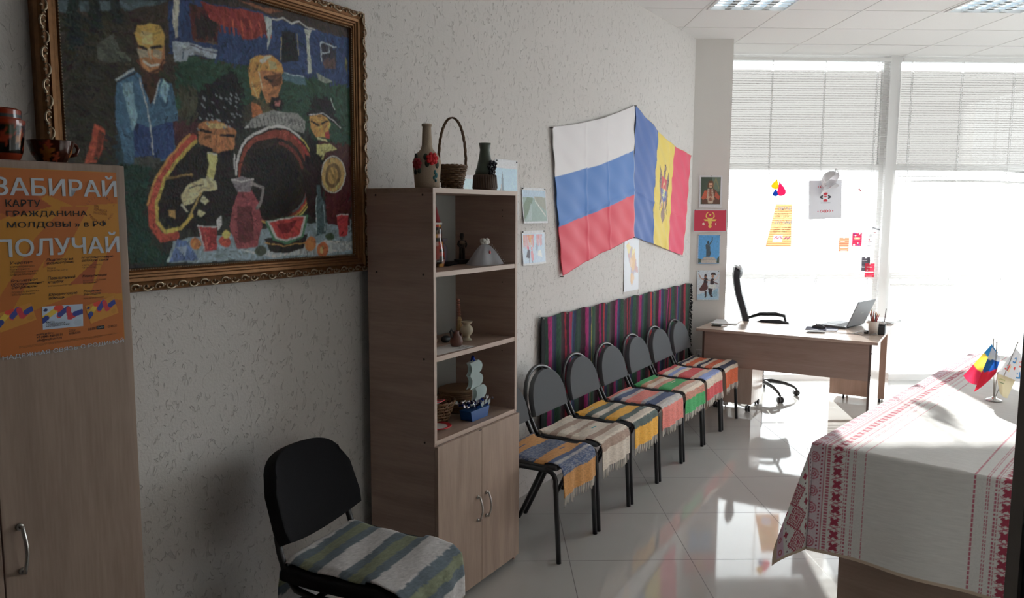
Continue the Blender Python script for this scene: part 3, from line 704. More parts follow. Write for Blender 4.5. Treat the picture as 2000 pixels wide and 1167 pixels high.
for x, z, x1, z1, s in ((.937, 1.548, .998, 1.571, 'в мероприятиях\nКультурного\nобразовательного\nцентра Молдовы'), (1.018, 1.553, 1.066, 1.564, 'Звук и\nподкасты Сбер'), (1.101, 1.556, 1.150, 1.566, '+30 Гб интернета\nежемесячно'),
                        (.937, 1.503, .997, 1.5135, 'первого выпуска\nобслуживания'), (1.018, 1.517, 1.073, 1.5215, 'в сервисах Сбера'), (1.101, 1.518, 1.160, 1.529, 'лучших врачей России\nдистанционно'), (1.101, 1.480, 1.152, 1.4845, 'при депортации')):
    pt('small_print', s, x, z, x1, z1, m=M_small)
pt('small_print', 'moldcard.ru\n+7 (499) 450-50-51\ninfo@moldcard.ru', .985, 1.392, 1.045, 1.413, bold=0.006)
pt('small_print', 'СБЕР\nМОБАЙЛ', 1.060, 1.400, 1.088, 1.412, bold=0.004); pt('small_print', 'СБЕР', 1.107, 1.404, 1.126, 1.410, bold=0.004)
MB().box(1.129-.9045, 1.149-.9045, -0.0009, -0.0004, 1.4035-1.369, 1.412-1.369).build('logo_bar', M_ink, pos)
text('small_print', 'Прайм', 1.1315-.9045, 1.4055-1.369, .015, .005, M_inkwhite, pos, y=-0.0013); pt('small_print', '◇ РЕСО', 1.158, 1.404, 1.182, 1.411, bold=0.004)
pt('small_print', 'Программа действует для граждан Республики Молдова на территории РФ. Подробности на сайте.\nНе является публичной офертой. Количество карт ограничено, условия уточняйте.', .945, 1.383, 1.185, 1.389, m=M_small)
pt('headline', 'НАДЕЖНАЯ СВЯЗЬ С РОДИНОЙ', 0.9085, 1.3605, 1.1985, 1.3745, M_inkwhite, bold=0.005)
M_stamp = mat('brown stamp ink', (0.36, 0.11, 0.04), 0.8)
pt('stamp', 'DIN\nREPUBLICA\nMOLDOVA', 1.138, 1.687, 1.172, 1.709, M_stamp, rot=-0.12)
for a, s in ((0, 'CETĂȚENILOR'), (math.pi, 'FEDERAȚIA RUSĂ')):
    n = len(s)
    for k, ch in enumerate(s):
        if ch == ' ': continue
        th = math.pi/2 + (1.15 - 2.3*k/(n-1))*(1 if a == 0 else -1) + (math.pi if a else 0)
        text('stamp', ch, 1.158-.9045+0.034*math.cos(th)-0.0018, 1.699-1.369+0.030*math.sin(th)-0.0025, 0.0036, 0.005, M_stamp, pos, rot=(th-math.pi/2) if a == 0 else th+math.pi/2)
def cardprint(x, z, wd, ht, base, rot, nm):
    c = Ras(60, 40, wd, ht, base); c.ell(.08, .84, .05, .07, S(40, 60, 120)); c.ell(.86, .2, .1, .13, tuple(v*0.9 for v in base))
    c.line([(-.02, .45), (.1, .55), (.36, .85)], .012, S(225, 190, 70, 1.2)); c.line([(0, .38), (.1, .5)], .012, S(40, 60, 140, 1.2)); c.line([(.34, .9), (.46, .9), (.40, .55)], .012, S(215, 70, 50, 1.3)); c.line([(.42, .6), (.62, .86)], .012, S(60, 70, 150, 1.2))
    c.line([(.64, .82), (.66, .45)], .012, S(205, 60, 70, 1.2)); c.line([(.68, .45), (.82, .58)], .012, S(205, 60, 70, 1.2)); c.line([(.80, .58), (.97, .66)], .012, S(40, 60, 150, 1.2))
    ca, sa = math.cos(rot), math.sin(rot)
    o = c.mesh('card_picture', M_print, lambda u, v: (x-.9045+u*wd*ca-v*ht*sa, -0.0006+0*u, z-1.369+u*wd*sa+v*ht*ca), pos)
    if nm: text('small_print', nm, x-.9045+0.008, z-1.369+0.004, .055, .014, M_ink, pos, y=-0.0012, bold=0.004)
    return o
cardprint(1.000, 1.4195, .096, .054, S(190, 205, 225, 1.2), -0.03, 'КАРТА\nГРАЖДАНИНА\nМОЛДОВЫ » В РФ'); cardprint(.908, 1.425, .082, .042, S(205, 140, 50, 1.2), .25, None); cardprint(1.115, 1.420, .076, .046, S(205, 140, 50, 1.2), .25, None)
# lacquered ware on the cabinet
def floral(name, label, cat, prof, loc, sx, dark, band, spots):
    """turned lacquer ware; colour by height with painted petals"""
    n = 64; k = len(prof); co = []; col = []; rng = random.Random(5)
    fl = [(rng.uniform(0, 6.28), rng.uniform(*spots[0]), rng.uniform(0.15, 0.3), rng.choice(spots[1])) for _ in range(spots[2])]
    for i, (r, z) in enumerate(prof):
        for j in range(n):
            a = 2*math.pi*j/n; co.append((r*math.cos(a), r*math.sin(a), z)); c = band(z) or dark
            if not band(z):
                for fa, fz, fr, fc in fl:
                    da = (a-fa+math.pi) % (2*math.pi)-math.pi; q = math.hypot(da, (z-fz)*14)
                    if q < fr*(0.75+0.25*math.cos(5*math.atan2((z-fz)*14, da))): c = fc
            col.append(c)
    F = [(i*n+j, i*n+(j+1) % n, (i+1)*n+(j+1) % n, (i+1)*n+j) for i in range(k-1) for j in range(n)]
    t = thing(name, label, cat, loc, RW)
    return t, qmesh('body', np.array(co), np.array(F), np.array(col), M_lacq, t)
M_lacq = vcol('painted lacquer', 0.12, spec=0.6)
def dense(p, n=10):
    o = []
    for (a, b), (c, d) in zip(p[:-1], p[1:]): o += [(a+(c-a)*i/n, b+(d-b)*i/n) for i in range(n)]
    return o + [p[-1]]
RED, GRN, DK, GLD = S(150, 55, 30, 1.1), S(40, 55, 30), S(22, 20, 16), S(170, 105, 40, 1.2)
floral('lacquered_jar', 'lidded dark jar painted with red flowers standing on the cabinet', 'jar', dense([(0.001, 0), (.036, 0), (.042, .010), (.046, .022), (.054, .088), (.054, .095), (.047, .097), (.047, .112), (.047, .118), (.040, .122), (.001, .123)], 8), WP(0.994, 0.30, 1.8085), 1, DK,
       lambda z: RED if z < .018 or .084 < z < .099 or z > .108 else (S(70, 75, 75) if z > .098 else None), ((.03, .075), (S(150, 60, 40, 1.2), S(150, 60, 40, 1.2), GRN, GLD), 26))
cup, _ = floral('lacquered_cup', 'small dark red lacquered cup with gold flowers beside the jar', 'cup', dense([(.001, 0), (.030, 0), (.033, .006), (.044, .024), (.050, .046), (.052, .056), (.049, .056), (.040, .026), (.001, .010)], 8), WP(1.112, 0.30, 1.8085), 1, S(70, 28, 14), lambda z: None, ((.012, .048), (GLD, S(200, 90, 60), S(110, 30, 20)), 18))
MB().tube([(.047, 0, .050), (.062, 0, .050), (.068, 0, .040), (.062, 0, .026), (.043, 0, .022)], 0.005, 8).build('handle', mat('dark red lacquer', S(80, 30, 15), 0.15), cup)
# ================================================================== the large painting
ps, pz, PWd, PHt = 1.312, 1.515, 1.19, 0.915
pic = thing('framed_painting', 'large dark oil painting of musicians around a table in a carved gilt frame', 'painting', WP(ps+PWd/2, 0.004, pz), RW)
fr = MB(); prof = [(0.0, -0.010), (0.003, -0.020), (0.008, -0.016), (0.012, -0.022), (0.018, -0.022), (0.021, -0.027), (0.027, -0.027), (0.030, -0.033), (0.040, -0.034), (0.043, -0.028), (0.060, -0.040), (0.070, -0.036), (0.074, -0.022), (0.074, 0.0)]
cx = [(-PWd/2, 0), (PWd/2, 0), (PWd/2, PHt), (-PWd/2, PHt)]; dg_ = [(-1, -1), (1, -1), (1, 1), (-1, 1)]
vs_ = [(cx[c][0]+dg_[c][0]*o, y, cx[c][1]+dg_[c][1]*o) for c in range(4) for o, y in prof]; n_ = len(prof)
fr.add(vs_, [(c*n_+i, c*n_+i+1, ((c+1) % 4)*n_+i+1, ((c+1) % 4)*n_+i) for c in range(4) for i in range(n_-1)])
M_gilt = mat('aged bronze gilding', (0.23, 0.115, 0.05), 0.4, 0.7, noise=0.35, nscale=60)
M_gold = mat('carved silver gilt', (0.42, 0.34, 0.24), 0.33, 0.85, noise=0.6, nscale=220)
fr.build('frame', M_gilt, pic)
PK = 2.25
om = MB(); bd = MB()
for c in range(4):
    a = Vector((cx[c][0]+dg_[c][0]*0.058, 0, cx[c][1]+dg_[c][1]*0.058)); b = Vector((cx[(c+1) % 4][0]+dg_[(c+1) % 4][0]*0.058, 0, cx[(c+1) % 4][1]+dg_[(c+1) % 4][1]*0.058))
    L = (b-a).length; n = int(L/0.042); dr = (b-a)/L; pe = Vector((-dr.z, 0, dr.x))
    for k in range(n):
        o = a + dr*(L*(k+0.5)/n) + Vector((0, -0.041, 0)); sg = 1 if k % 2 else -1
        om.tube([o+dr*(0.016*math.cos(t))*1.0+pe*sg*(0.010*math.sin(t)+0.001)+Vector((0, -0.003*math.sin(t*0.5), 0)) for t in np.linspace(-0.4, 3.9, 7)], [.0018, .003, .0034, .0034, .003, .0026, .0018], 5)
        om.ball(o-pe*sg*0.003, .0045, n=6, k=4); om.ball(o+dr*0.019+pe*sg*0.004, .0055, .004, .0035, n=6, k=4)
    ai = Vector((cx[c][0]+dg_[c][0]*0.003, -0.0205, cx[c][1]+dg_[c][1]*0.003)); bi = Vector((cx[(c+1) % 4][0]+dg_[(c+1) % 4][0]*0.003, -0.0205, cx[(c+1) % 4][1]+dg_[(c+1) % 4][1]*0.003))
    n = int((bi-ai).length/0.009)
    for k in range(n): bd.ball(ai.lerp(bi, (k+.5)/n), .0026, n=5, k=3)
om.build('carved_ornament', M_gold, pic, fix=False); bd.build('beading', M_gold, pic, fix=False)
pa = Ras(440, 338, PWd, PHt, S(*PAINT_BG, PK)); pa.warp(0.003, 7, 2)
for kind, col, wd, pts in PAINT:
    q = [(pts[i]/1000, pts[i+1]/1000) for i in range(0, len(pts), 2)]
    (pa.poly(q, S(*col, PK)) if kind == 'P' else pa.line(q, wd/1000, S(*col, PK)))
pa.daubs(12000, 4, .030, .008, .24); q_ = pa.a.copy(); pa.a[1:-1, 1:-1] = (2*q_[1:-1, 1:-1]+q_[:-2, 1:-1]+q_[2:, 1:-1]+q_[1:-1, :-2]+q_[1:-1, 2:])/6; pa.daubs(7000, 5, .014, .0035, .22)
lm_ = pa.a.mean(-1, keepdims=True); pa.a = np.clip(lm_+(pa.a-lm_)*.80, .004, .9)
rng = np.random.default_rng(9); hgt = rng.normal(0, .00035, (338//2+1, 440//2+1)); hgt = np.repeat(np.repeat(hgt, 2, 0), 2, 1)[:338, :440]
pa.mesh('canvas', vcol('oil paint', 0.5, 0.12, 160, 0.22), lambda u, v: (u*PWd-PWd/2, -0.009+hgt*0.6, v*PHt), pic)
# ================================================================== bookcase
bx = 2.88; BH = 0.33
bk = thing('bookcase', 'tall oak-look bookcase with three open shelves over two doors', 'bookcase', WP(bx, 0.0), RW)
D0, D1 = -0.052, -0.396
MB().box(-BH, -BH+0.018, D1, D0, 0.0, 1.768).build('side_panel', M_oaky, bk, bevel=0.001)
MB().box(BH-0.018, BH, D1, D0, 0.0, 1.768).build('side_panel', M_oaky, bk, bevel=0.001)
for sg in (-1, 1): MB().box(sg*(BH-0.009)-0.0088, sg*(BH-0.009)+0.0088, D1-0.0012, D1, 0.745, 1.768).build('edge_band', wood('oak edge band upright', (0.62, 0.49, 0.41), (0.52, 0.40, 0.33), 'Z'), bk)
MB().box(-BH, BH, D1, D0, 1.768, 1.788, 0).box(-BH, BH, D1-0.0012, D1, 1.768, 1.788, 1).build('top_panel', [M_oakh, M_edge], bk)
MB().box(-BH+0.018, BH-0.018, D0-0.004, D0, 0.03, 1.768).build('back_panel', mat('grey backing board', (0.45, 0.47, 0.46), 0.8), bk)
for z in (1.430, 1.083, 0.733): MB().box(-BH+0.018, BH-0.018, D1+0.002, D0-0.004, z, z+0.020, 0).box(-BH+0.018, BH-0.018, D1+0.0008, D1+0.002, z, z+0.020, 1).build('shelf', [M_oakh, M_edge], bk)
MB().box(-BH+0.018, BH-0.018, D1+0.02, D0, 0.03, 0.05).build('floor_panel', M_oakh, bk)
for sg in (-1, 1):
    d = MB().box(min(.0012*sg, sg*BH), max(.0012*sg, sg*BH), D1-0.0175, D1-0.0015, 0.026, 0.733).build('door', M_oakv, bk, bevel=0.001)
    pull(d, 0.036*sg, D1-0.0175, 0.318, 0.434)
M_cap_ = mat('brown screw cap', (0.05, 0.03, 0.025), 0.5)
for y, z in ((D1+.05, 1.76), (D0-.05, 1.76), (D1+.05, 1.44), (D0-.05, 1.44), (D1+.05, 1.093), (D1+.05, 0.743)): MB().tube([(-.33, y, z), (-.3312, y, z)], .0045, 8).build('screw_cap', M_cap_, bk)
for z in (1.70, 1.672, 1.36, 1.03): MB().tube([(BH-.018, D1+.07, z), (BH-.0188, D1+.07, z)], .003, 8).build('peg_hole', M_ink, bk)
hd = MB().box(-.022, -.002, D1-.019, D1-.0176, .728, .733).build('door_bumper', mat('brown plastic', (.08, .05, .04), .5), bk)
def at(s, d, z): return WP(s, d, z)
TOP, SH1, SH2, SH3 = 1.7885, 1.4505, 1.1035, 0.7535
# --- on top
t = thing('decorated_bottle', 'beige cloth-covered bottle with red roses on top of the bookcase', 'bottle', at(2.655, .29, TOP), RW)
M_lin = mat('beige linen wrap', (0.42, 0.34, 0.26), 0.9, bump=.5, bscale=500, noise=.1)
MB().lathe([(.001, 0), (.047, 0), (.051, .006), (.054, .05), (.058, .095), (.057, .115), (.046, .138), (.026, .158), (.021, .175), (.0185, .24), (.0175, .252), (.0205, .252), (.0205, .262), (.001, .262)], 28).build('body', M_lin, t)
def rose(px, pz, r, col, ang):
    b = MB(); o = Vector((.057*math.cos(ang), .057*math.sin(ang), pz)); nx = Vector((math.cos(ang), math.sin(ang), 0)); tx = Vector((-math.sin(ang), math.cos(ang), 0)); up = Vector((0, 0, 1))
    b.ball(o+nx*.004, r*.4, n=8, k=6)
    for ring, (q, n) in enumerate(((.5, 5), (.8, 7))):
        for k in range(n):
            a = 6.283*k/n+ring; c = o+(tx*math.cos(a)+up*math.sin(a))*r*q+nx*(.006-ring*.003)
            b.ball(c, r*.42, r*.42, r*.42, n=7, k=5)
    return b.build('rose', mat('rose petals', col, .7), t)
CAMA = math.atan2(-2.0, -2.6)
rose(0, .118, .022, S(190, 38, 45, 1.4), CAMA+.35); rose(0, .098, .020, S(135, 30, 40, 1.2), CAMA-.75)
lf = MB(); lm = mat('dark leaves', (0.035, 0.05, 0.035), .7)
for ang, z, r in ((CAMA-.1, .125, .014), (CAMA+.0, .098, .015), (CAMA-.6, .072, .014), (CAMA-.9, .128, .013), (CAMA+.8, .095, .016), (CAMA-1.0, .065, .012)):
    M = Matrix.Rotation(ang, 3, 'Z'); lf.ball((.056*math.cos(ang), .056*math.sin(ang), z), .005, r*.7, r, n=8, k=5, M=M)
lf.build('leaves', lm, t)
lf = MB()
for ang, z, r in ((CAMA+.62, .065, .010), (CAMA+.75, .052, .011), (CAMA+.55, .042, .009), (CAMA+.7, .03, .007)):
    M = Matrix.Rotation(ang, 3, 'Z'); lf.ball((.0545*math.cos(ang), .0545*math.sin(ang), z), .004, r*.7, r, n=8, k=5, M=M)
lf.build('blue_flower', mat('teal petals', (0.03, 0.16, 0.18), .7), t)
M_wick = mat('brown wicker', (0.14, 0.075, 0.035), .55, noise=.45, nscale=70)
def wicker(t, rb, rt, h, m, rows, n=18, gap=1.0):
    b = MB()
    for k in range(rows):
        f = k/(rows-1); r = rb+(rt-rb)*f; z = .004+h*f; ph = math.pi*(k % 2)
        b.tube([((r+.0028*math.cos(n/2*a+ph))*math.cos(a), (r+.0028*math.cos(n/2*a+ph))*math.sin(a), z+.001*math.sin(3*a+k)) for a in np.linspace(0, 6.283, n*4, endpoint=False)], h/rows*.52*gap, 5, closed=True)
    b.lathe([(.001, .002), (rb, .002), (rb, .006), (.001, .006)], 20)
    b.build('woven_body', m, t, fix=False)
    s = MB()
    for k in range(n):
        a = 6.283*k/n; s.tube([(rb*math.cos(a), rb*math.sin(a), 0.001), (rt*math.cos(a), rt*math.sin(a), h+.006)], .0026, 5)
    s.build('stakes', m, t)
    rm = MB()
    for p in (0, 1): rm.tube([((rt+.003*math.cos(9*a+p*3.14))*math.cos(a), (rt+.003*math.cos(9*a+p*3.14))*math.sin(a), h+.006+.003*math.sin(9*a+p*3.14)) for a in np.linspace(0, 6.283, 72, endpoint=False)], .0032, 5, closed=True)
    rm.build('rim', m, t, fix=False)
t = thing('wicker_basket', 'small brown wicker basket with a tall hoop handle on top of the bookcase', 'basket', at(2.80, .315, TOP), 0.06)
wicker(t, .042, .060, .092, M_wick, 11)
hm = MB()
for p in (0, 2.1, 4.2):
    hm.tube([(.058*math.cos(a)*(1.0 if abs(math.cos(a)) > .5 else 1)+.0035*math.cos(a*14+p), .0035*math.sin(a*14+p), .085+.215*max(0, math.sin(a))**.8) for a in np.linspace(.0, math.pi, 60)], .0034, 6)
hm.build('handle', M_wick, t, fix=False)
t = thing('clay_vase', 'brown and green clay vase with dark grapes on top of the bookcase', 'vase', at(3.01, .345, TOP), RW)
MB().lathe([(.001, 0), (.054, 0), (.055, .012), (.052, .05), (.049, .068), (.044, .07)] + [(.0, .07)], 30).build('ribbed_base', mat('brown clay', (.10, .062, .042), .6, noise=.25, nscale=40), t)
MB().lathe([(.044, .069), (.043, .082), (.034, .11), (.026, .15), (.022, .178), (.025, .196), (.027, .208), (.022, .208), (.018, .19), (.001, .19)], 28).build('neck', mat('green glaze', (.075, .10, .075), .45, noise=.35, nscale=30), t)
rb = MB()
for k in range(30):
    a = 6.283*k/30; rb.tube([(.055*math.cos(a), .055*math.sin(a), .008), (.0502*math.cos(a), .0502*math.sin(a), .066)], .0022, 5)
rb.build('ribs', mat('dark brown clay', (.07, .042, .03), .6), t)
g = MB(); rr_ = random.Random(4); ga = CAMA+.62
for k in range(40):
    u = rr_.uniform(-1, 1); v = rr_.uniform(0, 1); c = Vector((.047*math.cos(ga), .047*math.sin(ga), .068+.058*v)) + Vector((-math.sin(ga), math.cos(ga), 0))*u*.025*(.45+.6*v) + Vector((math.cos(ga), math.sin(ga), 0))*rr_.uniform(-.004, .006)
    g.ball(c, .0070, n=7, k=5)
g.build('grapes', mat('dark glazed grapes', (.012, .012, .022), .25), t)
# --- top shelf
t = thing('painted_doll', 'red and gold painted doll with a pointed red hat on the top shelf', 'doll', at(2.818, .20, SH1), RW)
dd = dense([(.001, 0), (.046, 0), (.05, .02), (.048, .07), (.040, .11), (.036, .13), (.036, .165), (.030, .188)], 6); n = 40; co = []; col = []
rg = random.Random(2); cc = [S(150, 45, 30, 1.2), S(25, 25, 20), S(180, 130, 60, 1.2), S(150, 45, 30, 1.2), S(60, 40, 25), S(190, 150, 140)]
cell = {}
for r, z in dd:
    for j in range(n):
        a = 6.283*j/n; co.append((r*math.cos(a), r*math.sin(a), z)); key = (int(z/.016), int((j+2*int(z/.016))/4)); cell.setdefault(key, rg.choice(cc)); col.append(cell[key])
qmesh('body', np.array(co), np.array([(i*n+j, i*n+(j+1) % n, (i+1)*n+(j+1) % n, (i+1)*n+j) for i in range(len(dd)-1) for j in range(n)]), np.array(col), M_lacq, t)
MB().lathe([(.038, .186), (.038, .194), (.033, .195)], 24).build('hat_brim', M_white, t)
MB().lathe([(.033, .192), (.004, .300), (.001, .301)], 20).build('hat', mat('red felt', S(120, 30, 35, 1.2), .8), t)
t = thing('glass_bottle', 'small pale violet glass bottle near the back of the top shelf', 'bottle', at(2.985, .125, SH1), RW)
M_lil = mat('violet frosted glass', (.30, .29, .38), .25, spec=.6)
MB().lathe([(.001, 0), (.022, 0), (.024, .006), (.024, .075), (.016, .088), (.010, .094)], 20).build('body', M_lil, t)
MB().lathe([(.010, .093), (.012, .10), (.024, .112), (.026, .118), (.001, .112)], 16).build('flared_stopper', M_lil, t)
t = thing('figurine', 'small dark figurine of a standing man on a black plinth', 'figurine', at(3.045, .195, SH1), RW-.5)
MB().box(-.03, .03, -.025, .025, 0, .022).build('plinth', M_plastic, t, bevel=.003)
f = MB(); dk = mat('dark bronze', (.035, .03, .025), .45, .4)
for sg in (-1, 1):
    f.tube([(sg*.009, 0, .022), (sg*.008, -.002, .05), (sg*.006, 0, .075)], [.007, .0065, .008], 8)
    f.tube([(sg*.014, 0, .108), (sg*.022, -.004, .09), (sg*.014, -.012, .078)], [.0055, .005, .004], 8)
f.ball((0, 0, .092), .015, .010, .022); f.ball((0, 0, .122), .0085, .0085, .011)
f.build('figure', dk, t); MB().lathe([(.013, .127), (.009, .130), (.008, .142), (.001, .143)], 14).build('hat', M_plastic, t); MB().ball((0, -.003, .098), .0165, .011, .011).build('tunic', mat('tan tunic', (.16, .12, .08), .7), t)
t = thing('glasses_case', 'flat black folded case lying on the top shelf', 'case', at(2.93, .20, SH1), RW+.3)
MB().box(-.07, .07, -.025, .025, 0, .012).build('lower_half', M_plastic, t, bevel=.005); MB().box(-.066, .03, -.022, .022, .012, .019).build('upper_half', M_plastic, t, bevel=.004)
t = thing('gift_pouch', 'white tulle gift pouch with a red heart at the right of the top shelf', 'pouch', at(3.055, .315, SH1), RW)
tul = seethrough('white tulle', (.62, .65, .70), .5, .3)
b = MB()
def tf(u, v):
    a = u*6.283; r = (.094*(1-v)**.75+.013+.004*math.sin(9*a+3)*(1-v)+.009*math.sin(4*a)*(1-v)); return (r*math.cos(a)*1.1, r*math.sin(a)*.62, .002+.094*v+.006*math.sin(5*a)*v*(1-v)*3)
b.grid(tf, 61, 12).build('veil', tul, t, fix=False)
MB().lathe([(.001, 0), (.05, 0), (.045, .03), (.02, .06), (.001, .066)], 18, sx=1.1, sy=.62).build('sweets', mat('pale sweets', (.5, .5, .52), .6), t)
fl_ = MB()
for k in range(9):
    a = 6.283*k/9; fl_.ball((.017*math.cos(a), .012*math.sin(a), .108+.005*math.sin(3*k)), .012, .010, .011, n=7, k=5)
fl_.build('gathered_top', mat('white frill', (.68, .68, .64), .85), t)
MB().tube([(.016*math.cos(a), .013*math.sin(a), .097) for a in np.linspace(0, 6.283, 16, endpoint=False)], .003, 6, closed=True).build('ribbon', M_paper, t)
MB().ball((-.012, -.036, .058), .007, .004, .009).build('red_heart', mat('red foil', S(190, 30, 40), .3), t)
pb = MB()
for k in range(9): pb.ball((.02+.0085*k, -.028-.0032*k, .09-.0098*k), .0022, n=6, k=4)
pb.build('pearls', M_white, t)
# --- middle shelf
M_straw = mat('straw', (.60, .44, .24), .8, noise=.3, nscale=90); M_nut = mat('brown nut shell', (.22, .11, .05), .5, noise=.3, nscale=60); M_dkw = mat('dark red seed', (.10, .028, .02), .5)
t = thing('wooden_charm', 'hanging garland of dark seeds, bark and nuts at the left of the middle shelf', 'garland', at(2.775, .20, SH2), RW)
b = MB(); rg = random.Random(8)
for k in range(26): b.ball((rg.uniform(-.014, .014), rg.uniform(-.014, .014), .20+.095*k/26), rg.uniform(.007, .012), n=7, k=5)
b.build('seeds', M_dkw, t)
b = MB().box(-.02, .02, -.016, .016, .145, .205)
for k in range(12): b.ball((rg.uniform(-.012, .012), rg.uniform(-.012, .012), .05+.1*k/12), rg.uniform(.008, .013), n=7, k=5)
b.build('bark', mat('orange bark', (.33, .16, .06), .8, noise=.4, nscale=50), t, bevel=.004)
b = MB()
for k in range(9): b.ball((rg.uniform(-.04, .05), rg.uniform(-.03, .03), .016), rg.uniform(.013, .018), n=9, k=6)
b.build('nuts', M_nut, t); MB().ball((.03, -.012, .05), .009, .009, .015).build('red_bead', mat('red bead', S(180, 30, 35), .3), t)
nap = thing('paper_napkin', 'white paper leaflet with dark lettering lying on the middle shelf', 'leaflet', at(2.80, .315, SH2), RW)
MB().add([(-.19, -.06, .0006), (.075, -.07, .0006), (.055, .055, .0006), (-.19, .06, .0006)], [(0, 1, 2, 3)]).build('sheet', M_paper, nap, solid=.0006)
tx_ = text('lettering', 'Bun venit\nMoldova', 0, 0, .075, .03, M_ink, nap); tx_.rotation_euler = (-math.pi/2, 0, 0); tx_.location = (-.025, -.058, .0012)
t = thing('clay_jug', 'small reddish brown clay jug with a dark loop handle on the leaflet', 'jug', at(2.825, .315, SH2+.001), RW)
MB().lathe([(.001, 0), (.019, 0), (.026, .008), (.029, .022), (.025, .038), (.014, .052), (.012, .062), (.015, .068), (.011, .068), (.009, .055), (.001, .05)], 22).build('body', mat('red clay', (.14, .06, .045), .5, noise=.2, nscale=50), t)
MB().tube([(-.012, .004, .062), (-.026, .008, .078), (-.034, .008, .068), (-.030, .006, .05), (-.02, .004, .04)], .0042, 7).build('handle', M_plastic, t)
MB().tube([(.020, 0, .022), (.034, 0, .036), (.04, 0, .052)], [.006, .005, .004], 7).build('spout', M_dkw, t)
t = thing('toy_broom', 'little straw broom with a beaded handle leaning at the back of the middle shelf', 'broom', at(3.02, .205, SH2+.003), RW)
t.rotation_euler = (R(-5), 0, RW)
b = MB(); rg = random.Random(6)
for k in range(46):
    a = rg.uniform(0, 6.283); q = rg.uniform(.2, 1); b.tube([(.006*q*math.cos(a), .006*q*math.sin(a), .098), (.014*q*math.cos(a), .010*q*math.sin(a), .06), (.046*q*math.cos(a), .018*q*math.sin(a), .001)], .0022, 4)
b.build('bristles', M_straw, t)
b = MB()
for k in range(7): b.ball((0, 0, .108+.0115*k), .0088, .0088, .0066, n=10, k=6)
b.build('handle', mat('pink wooden beads', (.36, .16, .115), .5), t); MB().tube([(.011*math.cos(a), .009*math.sin(a), .085) for a in np.linspace(0, 6.283, 14, endpoint=False)], .0025, 5, closed=True).build('binding', M_straw, t)
t = thing('wooden_stick', 'thin pale stick leaning upright left of the toy broom', 'stick', at(2.94, .12, SH2), RW)
MB().tube([(0, 0, 0), (.002, .03, .128)], .0035, 7).build('shaft', M_straw, t); MB().ball((0.002, .03, .128), .005).build('tip', M_straw, t)
t = thing('cream_vase', 'small cream marble vase with a flared rim on the middle shelf', 'vase', at(2.985, .262, SH2), RW)
MB().lathe([(.001, 0), (.024, 0), (.024, .006), (.014, .012), (.013, .018), (.027, .036), (.030, .048), (.026, .062), (.016, .070), (.016, .075), (.026, .084), (.026, .088), (.020, .088), (.012, .074), (.001, .07)], 26).build('body', mat('cream marble', (.50, .45, .33), .3, noise=.15, nscale=30), t)
tag(MB().ball((0, 0, .016), .028, .02, .016).ball((.026, .008, .011), .014, .012, .011).build('dark_stone', mat('dark stone', (.03, .035, .04), .6), loc=at(2.885, .215, SH2), rotz=RW), 'dark rounded stone lying behind the little clay jug', 'stone')
# --- bottom shelf
M_wk2 = mat('honey wicker', (.20, .11, .05), .55, noise=.35, nscale=60)
t = thing('wicker_bread_basket', 'round open-weave wicker basket at the left of the bottom shelf', 'basket', at(2.80, .205, SH3), RW)
wicker(t, .062, .098, .092, M_wk2, 7, 20, .55)
ldg = MB()
for k in range(28):
    for dr_ in (1, -1):
        ldg.tube([((.062+.036*f)*math.cos(6.283*k/28+dr_*f*1.0), (.062+.036*f)*math.sin(6.283*k/28+dr_*f*1.0), .004+.092*f) for f in (0, .33, .66, 1)], .0022, 4)
ldg.build('lattice', M_wk2, t)
def plate(label, s, d, z, rx, g):
    t = thing('plate', label, 'plate', at(s, d, z), RW, g); t.rotation_euler = (rx, 0, RW)
    MB().lathe([(.001, .003), (.036, .003), (.042, .006), (.064, .012), (.064, .015), (.040, .010), (.001, .007)], 32).build('dish', M_white, t)
    MB().lathe([(.048, .0122), (.0655, .0163), (.0662, .0140), (.064, .0115)], 32, cap=False).build('red_rim', mat('red painted rim', S(185, 50, 60, 1.2), .25), t)
plate('small white plate with a red rim lying at the front of the bottom shelf', 2.715, .285, SH3, 0, 'red rimmed plates')
plate('small white plate with a red rim propped in the wicker bread basket', 2.745, .235, SH3+.088, R(-14), 'red rimmed plates')
t = thing('straw_box', 'round straw box at the back of the bottom shelf behind the sailing ship', 'box', at(3.055, .165, SH3), RW)
b = MB()
for k in range(9): b.tube([(.10*math.cos(a), .085*math.sin(a), .006+.0105*k) for a in np.linspace(0, 6.283, 40, endpoint=False)], .0062, 6, closed=True)
b.lathe([(.001, .002), (.10, .002), (.10, .01), (.001, .01)], 32, sy=.85); b.build('coils', mat('brown straw', (.26, .155, .085), .8, noise=.3, nscale=70), t, fix=False)
MB().lathe([(.001, .099), (.106, .094), (.106, .103), (.09, .108), (.001, .109)], 36, sy=.85).build('lid', mat('pale straw lid', (.30, .19, .11), .8, noise=.2, nscale=60), t)
t = thing('candy_ship', 'blue sailing ship made of foil sweets with pale green sails on the bottom shelf', 'ship', at(2.955, .325, SH3), RW)
M_blue = mat('blue card', S(10, 75, 140, 1.1), .45)
MB().prism([(-.066, 0), (.062, 0), (.078, .048), (-.078, .048)], -.032, .032, 'xz').build('hull', M_blue, t, bevel=.002)
fo = MB(); fb = MB(); rg = random.Random(12)
